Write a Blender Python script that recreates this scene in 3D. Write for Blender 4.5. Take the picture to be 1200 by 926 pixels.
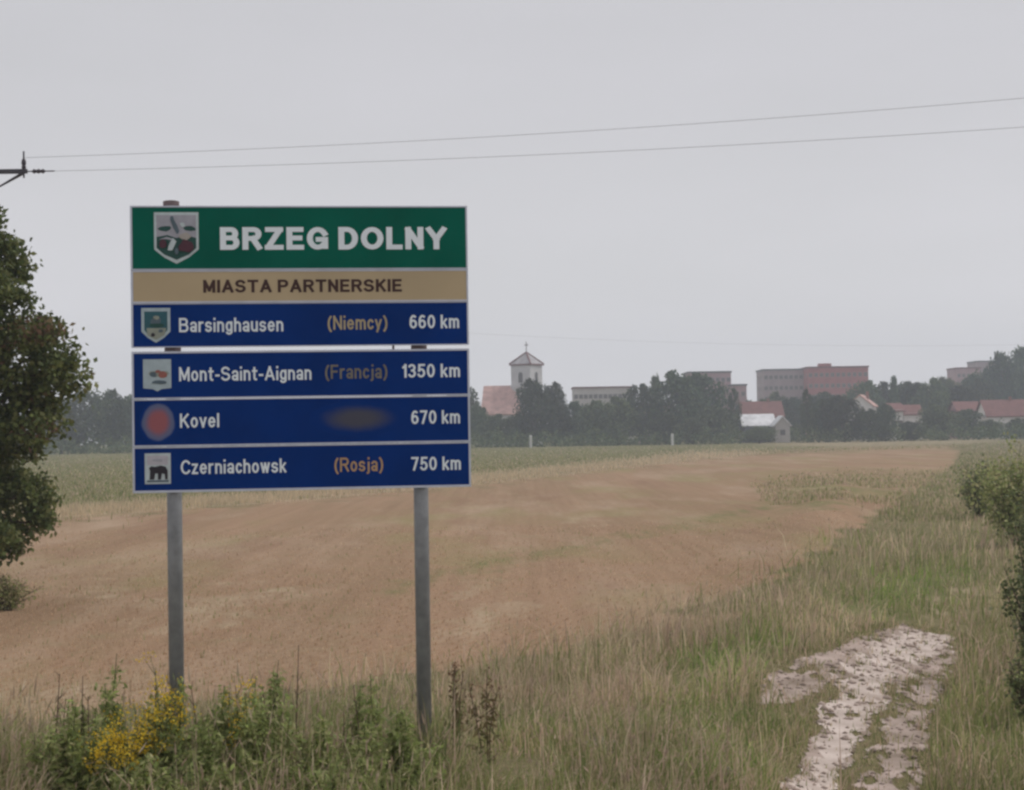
import bpy, math, random
import numpy as np
from mathutils import Vector, Matrix

scene = bpy.context.scene
for o in list(bpy.data.objects):
    bpy.data.objects.remove(o, do_unlink=True)
R = math.radians
COL = scene.collection

# ------------------------------------------------------------------ camera
F = 2000.0                      # focal length in photo pixels (photo 1200 x 926)
CAM = np.array([0.0, 0.0, 2.5])
PITCH = math.atan((506 - 463) / F)
ROLL = R(0.9)
fwd = np.array([0, math.cos(PITCH), math.sin(PITCH)])
r0 = np.array([1.0, 0, 0]); u0 = np.array([0, -math.sin(PITCH), math.cos(PITCH)])
RT = math.cos(ROLL) * r0 - math.sin(ROLL) * u0
UP = math.sin(ROLL) * r0 + math.cos(ROLL) * u0
cd = bpy.data.cameras.new('camera'); cam = bpy.data.objects.new('camera', cd); COL.objects.link(cam)
cd.sensor_width = 36; cd.lens = 36 * F / 1200; cd.clip_start = 0.1; cd.clip_end = 6000
m = Matrix.Identity(4)
for i in range(3):
    m[i][0] = RT[i]; m[i][1] = UP[i]; m[i][2] = -fwd[i]; m[i][3] = CAM[i]
cam.matrix_world = m
scene.camera = cam

# ------------------------------------------------------------------ sky, sun, exposure
SUN_EL, SUN_AZ = R(52), R(70)      # azimuth clockwise from +Y (view direction)
w = bpy.data.worlds.new('World'); scene.world = w; w.use_nodes = True
nt = w.node_tree; nt.nodes.clear()
sky = nt.nodes.new('ShaderNodeTexSky'); sky.sky_type = 'NISHITA'; sky.sun_disc = False
sky.sun_elevation = SUN_EL; sky.sun_rotation = SUN_AZ; sky.dust_density = 4
b1 = nt.nodes.new('ShaderNodeBackground'); b1.inputs[1].default_value = 0.08
b2 = nt.nodes.new('ShaderNodeBackground'); b2.inputs[1].default_value = 1.0
tc = nt.nodes.new('ShaderNodeTexCoord'); mp = nt.nodes.new('ShaderNodeMapping'); mp.inputs['Scale'].default_value = (1.5, 1.5, 5)
nz = nt.nodes.new('ShaderNodeTexNoise'); nz.inputs['Scale'].default_value = 1.6; nz.inputs['Detail'].default_value = 4
cr = nt.nodes.new('ShaderNodeValToRGB')
cr.color_ramp.elements[0].color = (0.60, 0.598, 0.615, 1); cr.color_ramp.elements[0].position = .3
cr.color_ramp.elements[1].color = (0.66, 0.652, 0.68, 1); cr.color_ramp.elements[1].position = .7
mx = nt.nodes.new('ShaderNodeMixShader'); mx.inputs[0].default_value = 0.93   # near complete cloud cover
wo = nt.nodes.new('ShaderNodeOutputWorld')
L = nt.links.new
L(tc.outputs['Generated'], mp.inputs[0]); L(mp.outputs[0], nz.inputs[0]); L(nz.outputs[0], cr.inputs[0]); sx = nt.nodes.new('ShaderNodeSeparateXYZ'); L(tc.outputs['Generated'], sx.inputs[0])
mr = nt.nodes.new('ShaderNodeMapRange'); mr.interpolation_type = 'SMOOTHSTEP'; mr.inputs[1].default_value = 0.0; mr.inputs[2].default_value = 0.24; mr.inputs[3].default_value = 1.24; mr.inputs[4].default_value = 1.0
L(sx.outputs[2], mr.inputs[0]); L(mr.outputs[0], b2.inputs[1]); L(cr.outputs[0], b2.inputs[0])
L(sky.outputs[0], b1.inputs[0]); L(b1.outputs[0], mx.inputs[1]); L(b2.outputs[0], mx.inputs[2]); L(mx.outputs[0], wo.inputs[0])
sd = bpy.data.lights.new('sun', 'SUN'); sd.energy = 1.5; sd.angle = R(16); sd.color = (1, .96, .9)
so = bpy.data.objects.new('sun', sd); COL.objects.link(so)
sdir = Vector((math.sin(SUN_AZ) * math.cos(SUN_EL), math.cos(SUN_AZ) * math.cos(SUN_EL), math.sin(SUN_EL)))
so.rotation_euler = sdir.to_track_quat('Z', 'Y').to_euler(); so.location = (20, 0, 40)
scene.render.engine = 'CYCLES'
scene.view_settings.view_transform = 'Standard'; scene.view_settings.look = 'None'
scene.view_settings.exposure = 0.0; scene.view_settings.gamma = 1; scene.view_settings.use_curve_mapping = False
scene.cycles.pixel_filter_type = 'BLACKMAN_HARRIS'; scene.cycles.filter_width = 2.6
scene.cycles.volume_bounces = 4

# ------------------------------------------------------------------ geometry helpers
rng = np.random.default_rng(7); random.seed(7)
def ss(a, b, x):
    t = np.clip((np.asarray(x, float) - a) / (b - a), 0, 1); return t * t * (3 - 2 * t)
def vnoise(x, y, s, seed=0):
    """cheap smooth value noise, vectorised"""
    x = np.asarray(x, float) / s; y = np.asarray(y, float) / s
    xi = np.floor(x); yi = np.floor(y); fx = x - xi; fy = y - yi
    fx = fx * fx * (3 - 2 * fx); fy = fy * fy * (3 - 2 * fy)
    def h(a, b):
        v = np.sin(a * 127.1 + b * 311.7 + seed * 74.7) * 43758.5453
        return v - np.floor(v)
    return (h(xi, yi) * (1 - fx) + h(xi + 1, yi) * fx) * (1 - fy) + (h(xi, yi + 1) * (1 - fx) + h(xi + 1, yi + 1) * fx) * fy
def gz(X, Y):
    X = np.asarray(X, float); Y = np.asarray(Y, float)
    drop = np.maximum(ss(12.6, 21, Y), 0.9 * ss(0.6, 3.2, X) * ss(4, 9, Y))
    z = -0.9 * drop
    z = z + 0.10 * (vnoise(X, Y, 7, 1) - .5) * ss(13, 22, Y) + 0.05 * (vnoise(X, Y, 1.7, 2) - .5) * ss(13, 17, Y) * (1 - ss(60, 90, Y))
    # bank between the stubble and the track
    z = z + 0.35 * np.exp(-((X - (0.20 * (Y - 15) + 1.9)) / 1.5) ** 2) * ss(16, 24, Y) * (1 - ss(70, 120, Y))
    # town hill on the right
    z = z + 9.0 * ss(70, 230, X + 0.15 * (Y - 500)) * ss(430, 680, Y)
    return z
def ray(px, py):
    d = fwd * F + RT * (px - 600) + UP * (463 - py)
    return d / d[1]
def at(px, py, Y):
    return CAM + ray(px, py) * Y
def ground_at(px, py):
    d = ray(px, py); lo = 6.0
    ys = np.concatenate([np.arange(6, 60, .1), np.geomspace(60, 1500, 600)])
    P = CAM[None] + d[None] * ys[:, None]
    below = P[:, 2] <= gz(P[:, 0], P[:, 1])
    i = int(np.argmax(below)) if below.any() else len(ys) - 1
    return P[i]
def project(X, Y, Z):
    dx = X - CAM[0]; dy = Y - CAM[1]; dz = Z - CAM[2]
    f = dx * fwd[0] + dy * fwd[1] + dz * fwd[2]; f = np.maximum(f, .01)
    return 600 + F * (dx * RT[0] + dy * RT[1] + dz * RT[2]) / f, 463 - F * (dx * UP[0] + dy * UP[1] + dz * UP[2]) / f
def gx_at(px, Y):
    """ground X that a column of the photo meets at distance Y"""
    X = (px - 600) / F * Y
    for _ in range(3):
        z = float(gz(X, Y)); p, _q = project(X, Y, z); X += (px - p) / F * Y
    return X
def inpoly(px, py, poly):
    px = np.asarray(px); py = np.asarray(py); c = np.zeros(px.shape, bool); n = len(poly)
    for i in range(n):
        x1, y1 = poly[i]; x2, y2 = poly[(i + 1) % n]
        if y1 == y2: continue
        hit = ((y1 > py) != (y2 > py)) & (px < (x2 - x1) * (py - y1) / (y2 - y1) + x1)
        c ^= hit
    return c
def soft(px, py, poly, jx=10, jy=4, n=9, seed=0):
    rg = np.random.default_rng(seed); a = np.zeros(np.shape(px))
    for _ in range(n):
        a += inpoly(px + rg.normal(0, jx), py + rg.normal(0, jy), poly)
    return a / n

def mesh_np(name, V, faces, mats=(), col=None, midx=None, smooth=False):
    """faces: list of (M,k) int arrays"""
    me = bpy.data.meshes.new(name)
    V = np.asarray(V, np.float32)
    faces = [np.asarray(f, np.int32) for f in faces if len(f)]
    me.vertices.add(len(V)); me.vertices.foreach_set('co', V.ravel())
    lv = np.concatenate([f.ravel() for f in faces]); tot = np.concatenate([np.full(len(f), f.shape[1], np.int32) for f in faces])
    st = np.concatenate([[0], np.cumsum(tot)[:-1]]).astype(np.int32)
    me.loops.add(len(lv)); me.loops.foreach_set('vertex_index', lv.astype(np.int32))
    me.polygons.add(len(tot)); me.polygons.foreach_set('loop_start', st); me.polygons.foreach_set('loop_total', tot)
    if midx is not None: me.polygons.foreach_set('material_index', np.asarray(midx, np.int32))
    if smooth: me.polygons.foreach_set('use_smooth', np.ones(len(tot), bool))
    for mm in mats: me.materials.append(mm)
    me.update(calc_edges=True); me.validate()
    if col is not None:
        a = me.color_attributes.new('Col', 'FLOAT_COLOR', 'POINT')
        c = np.ones((len(V), 4), np.float32); c[:, :3] = col; a.data.foreach_set('color', c.ravel())
    return me
def link(name, me, parent=None, loc=None, rz=None):
    o = bpy.data.objects.new(name, me); COL.objects.link(o)
    if parent is not None: o.parent = parent
    if loc is not None: o.location = loc
    if rz is not None: o.rotation_euler = (0, 0, rz)
    return o
def tag(o, label=None, cat=None, group=None, kind=None):
    if label: o['label'] = label
    if cat: o['category'] = cat
    if group: o['group'] = group
    if kind: o['kind'] = kind
    return o
def empty(name, loc=(0, 0, 0), rz=0):
    o = link(name, None, None, loc, rz); o.empty_display_size = .2; return o
class MB:
    def __init__(s): s.v = []; s.f = []; s.m = []
    def add(s, vs, fs, mi=0):
        k = len(s.v); s.v += [tuple(map(float, p)) for p in vs]; s.f += [tuple(i + k for i in f) for f in fs]; s.m += [mi] * len(fs); return s
    def box(s, x0, x1, y0, y1, z0, z1, mi=0):
        vs = [(x, y, z) for z in (z0, z1) for y in (y0, y1) for x in (x0, x1)]
        return s.add(vs, [(0, 2, 3, 1), (4, 5, 7, 6), (0, 1, 5, 4), (2, 6, 7, 3), (0, 4, 6, 2), (1, 3, 7, 5)], mi)
    def tube(s, pts, rad, n=8, mi=0, cap=True):
        pts = [Vector(p) for p in pts]; rad = rad if hasattr(rad, '__len__') else [rad] * len(pts)
        vs = []; fs = []
        for i, p in enumerate(pts):
            d = (pts[min(i + 1, len(pts) - 1)] - pts[max(i - 1, 0)]).normalized()
            a = d.orthogonal().normalized() if abs(d.z) > .9 else d.cross(Vector((0, 0, 1))).normalized()
            b = d.cross(a)
            for k in range(n):
                t = 2 * math.pi * k / n; vs.append(p + (a * math.cos(t) + b * math.sin(t)) * rad[i])
        for i in range(len(pts) - 1):
            for k in range(n):
                fs.append((i * n + k, i * n + (k + 1) % n, (i + 1) * n + (k + 1) % n, (i + 1) * n + k))
        if cap: fs += [tuple(range(n))[::-1], tuple(range((len(pts) - 1) * n, len(pts) * n))]
        return s.add(vs, fs, mi)
    def prism(s, poly, y0, y1, mi=0):
        """poly in (x,z), extruded from y0 (front) to y1 (back)"""
        n = len(poly)
        vs = [(x, y0, z) for x, z in poly] + [(x, y1, z) for x, z in poly]
        fs = [tuple(range(n)), tuple(range(2 * n - 1, n - 1, -1))] + [(i, i + n, (i + 1) % n + n, (i + 1) % n) for i in range(n)]
        return s.add(vs, fs, mi)
    def mesh(s, name, mats, smooth=False):
        me = bpy.data.meshes.new(name); me.from_pydata(s.v, [], s.f)
        for mm in (mats if isinstance(mats, (list, tuple)) else [mats]): me.materials.append(mm)
        me.polygons.foreach_set('material_index', s.m)
        if smooth: me.polygons.foreach_set('use_smooth', [True] * len(s.f))
        me.update(); return me
    def build(s, name, mats, parent=None, smooth=False, **k):
        return link(name, s.mesh(name, mats, smooth), parent, **k)

# ------------------------------------------------------------------ materials
def mat(name, color, rough=.7, metal=0, var=.12, scale=8, bump=0, spec=.3, var2=None):
    mm = bpy.data.materials.new(name); mm.use_nodes = True; t = mm.node_tree; p = t.nodes['Principled BSDF']
    p.inputs['Roughness'].default_value = rough; p.inputs['Metallic'].default_value = metal; p.inputs['Specular IOR Level'].default_value = spec
    c = t.nodes.new('ShaderNodeTexCoord'); n = t.nodes.new('ShaderNodeTexNoise'); n.inputs['Scale'].default_value = scale; n.inputs['Detail'].default_value = 5
    r = t.nodes.new('ShaderNodeValToRGB'); c2 = var2 or [x * (1 - var) for x in color]
    r.color_ramp.elements[0].color = (*c2, 1); r.color_ramp.elements[0].position = .32
    r.color_ramp.elements[1].color = (*[min(1, x * (1 + var * .6)) for x in color], 1); r.color_ramp.elements[1].position = .68
    t.links.new(c.outputs['Object'], n.inputs[0]); t.links.new(n.outputs[0], r.inputs[0]); t.links.new(r.outputs[0], p.inputs['Base Color'])
    if bump:
        b = t.nodes.new('ShaderNodeBump'); b.inputs['Strength'].default_value = bump; b.inputs['Distance'].default_value = .02
        t.links.new(n.outputs[0], b.inputs['Height']); t.links.new(b.outputs[0], p.inputs['Normal'])
    return mm
def leafmat(name, transl=.25, rough=.65):
    mm = bpy.data.materials.new(name); mm.use_nodes = True; t = mm.node_tree; p = t.nodes['Principled BSDF']; out = t.nodes['Material Output']
    p.inputs['Roughness'].default_value = rough; p.inputs['Specular IOR Level'].default_value = .25
    a = t.nodes.new('ShaderNodeAttribute'); a.attribute_name = 'Col'
    n = t.nodes.new('ShaderNodeTexNoise'); n.inputs['Scale'].default_value = 3
    g = t.nodes.new('ShaderNodeTexCoord'); h = t.nodes.new('ShaderNodeMixRGB'); h.blend_type = 'MULTIPLY'; h.inputs[0].default_value = .12
    tr = t.nodes.new('ShaderNodeBsdfTranslucent'); mx = t.nodes.new('ShaderNodeMixShader'); mx.inputs[0].default_value = transl
    t.links.new(g.outputs['Object'], n.inputs[0]); t.links.new(a.outputs['Color'], h.inputs[1]); t.links.new(n.outputs[0], h.inputs[2])
    t.links.new(h.outputs[0], p.inputs['Base Color']); t.links.new(h.outputs[0], tr.inputs[0])
    t.links.new(p.outputs[0], mx.inputs[1]); t.links.new(tr.outputs[0], mx.inputs[2]); t.links.new(mx.outputs[0], out.inputs[0])
    return mm
M_LEAF = leafmat('leaf_material', .3); M_GRASS = leafmat('grass_material', .38, .85); M_FARLEAF = leafmat('far_leaf_material', .15, .8)
def tone_by_tree(mm):
    t = mm.node_tree; oi = t.nodes.new('ShaderNodeObjectInfo'); hs = t.nodes.new('ShaderNodeHueSaturation'); src = [n for n in t.nodes if n.bl_idname == 'ShaderNodeMixRGB'][0].outputs[0]
    m1 = t.nodes.new('ShaderNodeMapRange'); m1.inputs[3].default_value = .7; m1.inputs[4].default_value = 1.75; m2 = t.nodes.new('ShaderNodeMapRange'); m2.inputs[3].default_value = .44; m2.inputs[4].default_value = .52
    ml = t.nodes.new('ShaderNodeMath'); ml.operation = 'MULTIPLY'; ml.inputs[1].default_value = 7.31; fr = t.nodes.new('ShaderNodeMath'); fr.operation = 'FRACT'
    K = t.links.new; K(oi.outputs['Random'], m1.inputs[0]); K(oi.outputs['Random'], ml.inputs[0]); K(ml.outputs[0], fr.inputs[0]); K(fr.outputs[0], m2.inputs[0]); K(m1.outputs[0], hs.inputs['Value']); K(m2.outputs[0], hs.inputs['Hue'])
    tgt = [l.to_socket for l in list(t.links) if l.from_socket == src]
    for q in tgt: K(hs.outputs[0], q)
    K(src, hs.inputs['Color'])
tone_by_tree(M_FARLEAF)
M_BARK = mat('bark', (.10, .08, .06), .9, bump=.5, scale=12)
M_POST = mat('galvanised_steel', (.28, .285, .30), .5, metal=.35, var=.18, scale=14)
M_CAP = mat('dull_cap', (.16, .12, .12), .7)
M_TRIM = mat('aluminium_edge', (.58, .60, .70), .5, metal=.1, var=.1)
M_WHITE = mat('white_print', (.82, .87, .92), .55, var=.06, scale=5)
M_GREEN = mat('green_sheet', (.001, .115, .078), .42, var=.14, scale=2.2, spec=.06)
M_BEIGE = mat('beige_sheet', (.50, .385, .24), .5, var=.08, scale=2)
M_BLUE = mat('blue_sheet', (.002, .032, .185), .42, var=.16, scale=2.2, spec=.06)
M_BROWN = mat('brown_print', (.06, .028, .025), .6)
M_TAN = mat('tan_print', (.46, .37, .23), .6, var=.15, scale=30)
M_TAN2 = mat('faded_orange_print', (.50, .31, .17), .6, var=.15, scale=30)
M_TAN3 = mat('worn_tan_print', (.22, .19, .15), .6, var=.25, scale=30)

# ------------------------------------------------------------------ zones (traced in the photograph, used as ground areas)
FIELD = [(-500, 672), (60, 607), (300, 590), (560, 567), (700, 551), (860, 534), (1000, 528), (1128, 525), (1118, 545), (1060, 585), (1000, 622),
         (930, 668), (850, 708), (770, 742), (640, 778), (480, 812), (300, 828), (120, 836), (-60, 845), (-500, 870)]
STRAWLINE = [(-400, 655), (60, 598), (300, 579), (560, 556), (700, 542), (820, 529), (915, 529), (820, 538), (700, 551), (560, 567), (300, 590), (60, 607), (-400, 665)]
UNCUT = [(880, 572), (940, 558), (1040, 556), (1125, 552), (1118, 585), (1040, 592), (960, 592), (900, 588)]
FARSTRIP = [(870, 523), (960, 513), (1060, 508), (1230, 500), (1230, 514), (1128, 521), (1000, 525)]
GREENLINE = [(430, 690), (560, 655), (700, 630), (860, 594), (960, 580), (960, 592), (860, 606), (700, 640), (560, 672), (440, 702)]
RUT_L = [(922, 930), (944, 880), (962, 840), (980, 806), (998, 780), (1030, 752), (1070, 738), (1120, 748), (1100, 768), (1066, 778), (1044, 804), (1022, 844), (1000, 888), (980, 930), (962, 990), (895, 990)]
RUT_R = [(1008, 930), (1022, 880), (1036, 840), (1052, 800), (1064, 770), (1090, 752), (1122, 758), (1114, 790), (1100, 830), (1086, 875), (1076, 930), (1072, 990), (1000, 990)]
RUT_B = [(882, 826), (898, 798), (935, 774), (985, 758), (1020, 742), (1060, 732), (1090, 742), (1045, 768), (1004, 786), (965, 806), (930, 826)]
PALE = [[(140, 716), (200, 692), (300, 690), (360, 700), (345, 716), (260, 728), (180, 734)], [(520, 735), (560, 715), (640, 710), (630, 728), (570, 742)],
        [(530, 702), (550, 678), (580, 672), (575, 695)], [(640, 606), (690, 598), (720, 604), (690, 613)], [(60, 690), (110, 680), (180, 690), (110, 702)],
        [(0, 830), (60, 800), (130, 800), (90, 850), (0, 880)], [(1080, 700), (1160, 690), (1170, 722), (1090, 735)]]
BRIGHT = [[(780, 815), (820, 785), (885, 755), (930, 750), (915, 775), (885, 800), (850, 826)], [(960, 705), (1040, 675), (1140, 660), (1130, 690), (1020, 715)],
          [(720, 930), (745, 880), (830, 862), (890, 880), (870, 930)], [(890, 592), (950, 580), (985, 590), (930, 606)]]
DIRTY = [(330, 650), (500, 625), (760, 590), (1000, 560), (1010, 590), (800, 640), (600, 700), (380, 720)]

# ------------------------------------------------------------------ ground
def build_ground():
    ys = np.concatenate([np.arange(-25, 9.9, 1.5), np.arange(10, 24, .14), np.geomspace(24, 860, 300)])
    s = np.linspace(-1, 1, 381); ts = np.sign(s) * (0.30 * np.abs(s) + 0.75 * np.abs(s) ** 3.2)
    Yg, T = np.meshgrid(ys, ts, indexing='ij'); Xg = T * (np.maximum(Yg, 0) + 14)
    Zg = gz(Xg, Yg)
    ny, nx = Xg.shape
    V = np.stack([Xg, Yg, Zg], -1).reshape(-1, 3)
    i = np.arange((ny - 1) * (nx - 1)); r = i // (nx - 1); c = i % (nx - 1); a = r * nx + c
    Fq = np.stack([a, a + 1, a + nx + 1, a + nx], 1)
    px, py = project(V[:, 0], V[:, 1], V[:, 2])
    front = V[:, 1] > 9
    jit = (vnoise(V[:, 0], V[:, 1], 1.6, 5) - .5); 
    pyj = py + jit * 1300 / np.maximum(V[:, 1], 9); pxj = px + (vnoise(V[:, 0], V[:, 1], 1.2, 6) - .5) * 1200 / np.maximum(V[:, 1], 9)
    fld = soft(pxj, pyj, FIELD, 10, 9, 13, seed=1) * front
    straw = np.clip(1.3 * soft(px, py, STRAWLINE, 8, 2, seed=2) + soft(px, py, FARSTRIP, 10, 1.5, seed=8) + sum(soft(pxj, pyj, p, 10, 4, seed=3) for p in PALE) * .9, 0, 1) * front
    grn = np.clip(sum(soft(pxj, pyj, p, 12, 6, seed=4) for p in BRIGHT) + .9 * soft(px, py, GREENLINE, 12, 3, seed=5) + .9 * soft(pxj, pyj, UNCUT, 12, 3, seed=6) + .75 * (1 - fld) * (1 - np.minimum(straw, 1)) * (V[:, 1] > 75) * (px < 1000), 0, 1) * front
    me = mesh_np('ground', V, [Fq], [ground_mat()], col=np.stack([fld, straw, grn], 1), smooth=True)
    tag(link('ground', me), kind='structure')
def ground_mat():
    mm = bpy.data.materials.new('ground_material'); mm.use_nodes = True; t = mm.node_tree; p = t.nodes['Principled BSDF']; N = t.nodes.new; K = t.links.new
    p.inputs['Roughness'].default_value = .95; p.inputs['Specular IOR Level'].default_value = .1
    a = N('ShaderNodeAttribute'); a.attribute_name = 'Col'; sep = N('ShaderNodeSeparateColor'); K(a.outputs['Color'], sep.inputs[0])
    tc = N('ShaderNodeTexCoord')
    def noise(scale, detail=5, rot=0, sc=(1, 1, 1), rough=.6):
        mp = N('ShaderNodeMapping'); mp.inputs['Rotation'].default_value = (0, 0, rot); mp.inputs['Scale'].default_value = sc
        n = N('ShaderNodeTexNoise'); n.inputs['Scale'].default_value = scale; n.inputs['Detail'].default_value = detail; n.inputs['Roughness'].default_value = rough
        K(tc.outputs['Object'], mp.inputs[0]); K(mp.outputs[0], n.inputs[0]); return n.outputs[0]
    def ramp(x, *els):
        r = N('ShaderNodeValToRGB'); e = r.color_ramp.elements
        while len(e) < len(els): e.new(.5)
        for k, (pos, c) in enumerate(els): e[k].position = pos; e[k].color = (*c, 1)
        K(x, r.inputs[0]); return r.outputs[0]
    def mix(f, c1, c2):
        x = N('ShaderNodeMixRGB'); K(c1, x.inputs[1]); K(c2, x.inputs[2])
        if isinstance(f, float): x.inputs[0].default_value = f
        else: K(f, x.inputs[0])
        return x.outputs[0]
    def math_(op, x, y):
        q = N('ShaderNodeMath'); q.operation = op
        for k, v in enumerate((x, y)):
            if isinstance(v, (int, float)): q.inputs[k].default_value = v
            else: K(v, q.inputs[k])
        q.use_clamp = op == 'MULTIPLY_ADD'; return q.outputs[0]
    big = noise(.07, 4); mid = noise(.9, 6); fine = noise(9, 6); finer = noise(40, 4)
    rows = noise(1.0, 4, R(20.5), (3.2, .05, 1)); rows2 = noise(1.0, 3, R(20.5), (.35, .012, 1))
    grass = mix(mid, ramp(fine, (.3, (.10, .09, .045)), (.55, (.19, .165, .085)), (.75, (.30, .245, .14))), ramp(big, (.3, (.17, .16, .07)), (.7, (.24, .20, .11))))
    stub = mix(.5, ramp(rows, (.3, (.24, .145, .085)), (.7, (.42, .275, .175))), ramp(rows2, (.35, (.27, .185, .105)), (.65, (.42, .27, .175))))
    stub = mix(.35, stub, ramp(fine, (.3, (.18, .11, .07)), (.7, (.47, .33, .22))))
    stub = mix(math_('MULTIPLY', ramp(mid, (.5, (0, 0, 0)), (.75, (1, 1, 1))), .35), stub, ramp(finer, (.3, (.22, .19, .10)), (.7, (.32, .28, .15))))
    patchy = noise(.16, 5, R(20.5), (1, .35, 1), .65)
    stub = mix(math_('MULTIPLY', ramp(patchy, (.50, (0, 0, 0)), (.64, (1, 1, 1))), .75), stub, ramp(fine, (.3, (.23, .19, .09)), (.7, (.36, .30, .15))))
    stub = mix(math_('MULTIPLY', ramp(noise(.23, 6, R(24), (1, .22, 1), .7), (.48, (0, 0, 0)), (.72, (1, 1, 1))), .6), stub, ramp(fine, (.3, (.40, .29, .205)), (.7, (.58, .45, .33))))
    stub = mix(math_('MULTIPLY', ramp(noise(.3, 5, R(18), (1, .15, 1), .65), (.55, (0, 0, 0)), (.70, (1, 1, 1))), .6), stub, ramp(fine, (.3, (.20, .115, .075)), (.7, (.33, .20, .135))))
    straw = ramp(fine, (.3, (.38, .29, .19)), (.7, (.58, .47, .33)))
    green = ramp(fine, (.3, (.09, .12, .035)), (.7, (.22, .24, .09)))
    def edge(ch, amt=.7, lo=.35, hi=.62):
        v = math_('ADD', ch, math_('MULTIPLY', math_('SUBTRACT', mid, .5), amt))
        return ramp(v, (lo, (0, 0, 0)), (hi, (1, 1, 1)))
    c = mix(edge(sep.outputs[0]), grass, stub)
    brk = ramp(noise(1.0, 6, R(20.5), (1.6, .22, 1), .7), (.38, (0, 0, 0)), (.62, (1, 1, 1)))
    c = mix(math_('MULTIPLY', math_('MULTIPLY', edge(sep.outputs[1], 1.4, .2, 1.1), brk), .75), c, straw)
    c = mix(math_('MULTIPLY', math_('MULTIPLY', edge(sep.outputs[2], 1.4, .15, 1.1), brk), .7), c, green)
    K(c, p.inputs['Base Color'])
    b = N('ShaderNodeBump'); b.inputs['Strength'].default_value = .7; b.inputs['Distance'].default_value = .06
    K(math_('ADD', fine, math_('MULTIPLY', finer, .5)), b.inputs['Height']); K(b.outputs[0], p.inputs['Normal'])
    return mm
build_ground()

# ------------------------------------------------------------------ dirt track: worn ruts of pale dry earth, laid as a ragged sheet
M_DIRT = mat('dry_earth', (.45, .36, .32), .95, var=.2, scale=1.9, bump=.25, spec=.05, var2=(.26, .205, .165))
M_DIRT2 = mat('pale_dry_earth', (.60, .51, .46), .95, var=.15, scale=2.5, bump=.25, spec=.05, var2=(.42, .345, .30))
def build_track():
    xs = np.arange(.5, 9.5, .035); ys = np.arange(10.5, 33, .05)
    Yg, Xg = np.meshgrid(ys, xs, indexing='ij'); ny, nx = Xg.shape
    Zg = gz(Xg, Yg)
    px, py = project(Xg, Yg, Zg)
    s = 2000 / Yg
    YS = Yg * .22
    pj = px + (vnoise(Xg, YS, .25, 11) - .5) * .20 * s + (vnoise(Xg, YS, .05, 21) - .5) * .12 * s
    qj = py
    c = inpoly(pj, qj, RUT_L) | (inpoly(pj, qj, RUT_R) & (vnoise(Xg, YS, .13, 14) * .6 + vnoise(Xg, YS, .05, 24) * .4 > .36)) | (inpoly(pj, qj, RUT_B) & (vnoise(Xg, YS, .2, 15) * .6 + vnoise(Xg, YS, .06, 25) * .4 > .26))
    c &= ~(vnoise(Xg, YS, .07, 16) < .09)
    cell = c[:-1, :-1] & c[1:, 1:]
    r, k = np.nonzero(cell); a = r * nx + k
    Fq = np.stack([a, a + 1, a + nx + 1, a + nx], 1)
    used = np.unique(Fq); remap = np.zeros(ny * nx, int); remap[used] = np.arange(len(used))
    Z = Zg + .010 + .004 * (vnoise(Xg, Yg, .2, 17) - .5)
    V = np.stack([Xg, Yg, Z], -1).reshape(-1, 3)[used]
    pale = inpoly(pj + (vnoise(Xg, YS, .1, 71) - .5) * .5 * s, py, RUT_L)[r, k]
    me = mesh_np('dirt_track', V, [remap[Fq]], [M_DIRT, M_DIRT2], midx=np.where(pale, 1, 0), smooth=True)
    tag(link('dirt_track', me), kind='structure')
    return c, xs, ys
TRK, TX, TY = build_track()
def on_track(X, Y):
    i = np.clip(((Y - TY[0]) / .05).astype(int), 0, len(TY) - 1); j = np.clip(((X - TX[0]) / .035).astype(int), 0, len(TX) - 1)
    ok = (X > TX[0]) & (X < TX[-1]) & (Y > TY[0]) & (Y < TY[-1])
    return TRK[i, j] & ok
# loose clods and pebbles on the ruts
def build_clods():
    n = 5200; X = rng.uniform(1.5, 8.5, n); Y = rng.uniform(11, 29, n); k = on_track(X, Y); X = X[k]; Y = Y[k]; n = len(X)
    base = np.array([(1, 0, 0), (-1, 0, 0), (0, 1, 0), (0, -1, 0), (0, 0, 1), (0, 0, -1)], float)
    fc = np.array([(0, 2, 4), (2, 1, 4), (1, 3, 4), (3, 0, 4), (2, 0, 5), (1, 2, 5), (3, 1, 5), (0, 3, 5)])
    sz = rng.gamma(2, .010, n)[:, None, None] + .006
    V = base[None] * rng.uniform(.6, 1.3, (n, 6, 1)) * sz * np.array([1, 1, .7]) + np.stack([X, Y, gz(X, Y) + .014], 1)[:, None]
    Fc = (fc[None] + (np.arange(n) * 6)[:, None, None]).reshape(-1, 3)
    tag(link('track_clods', mesh_np('track_clods', V.reshape(-1, 3), [Fc], [M_DIRT])), 'pale loose clods and pebbles lying in the ruts of the dirt track', 'pebbles', kind='stuff')
build_clods()

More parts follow.
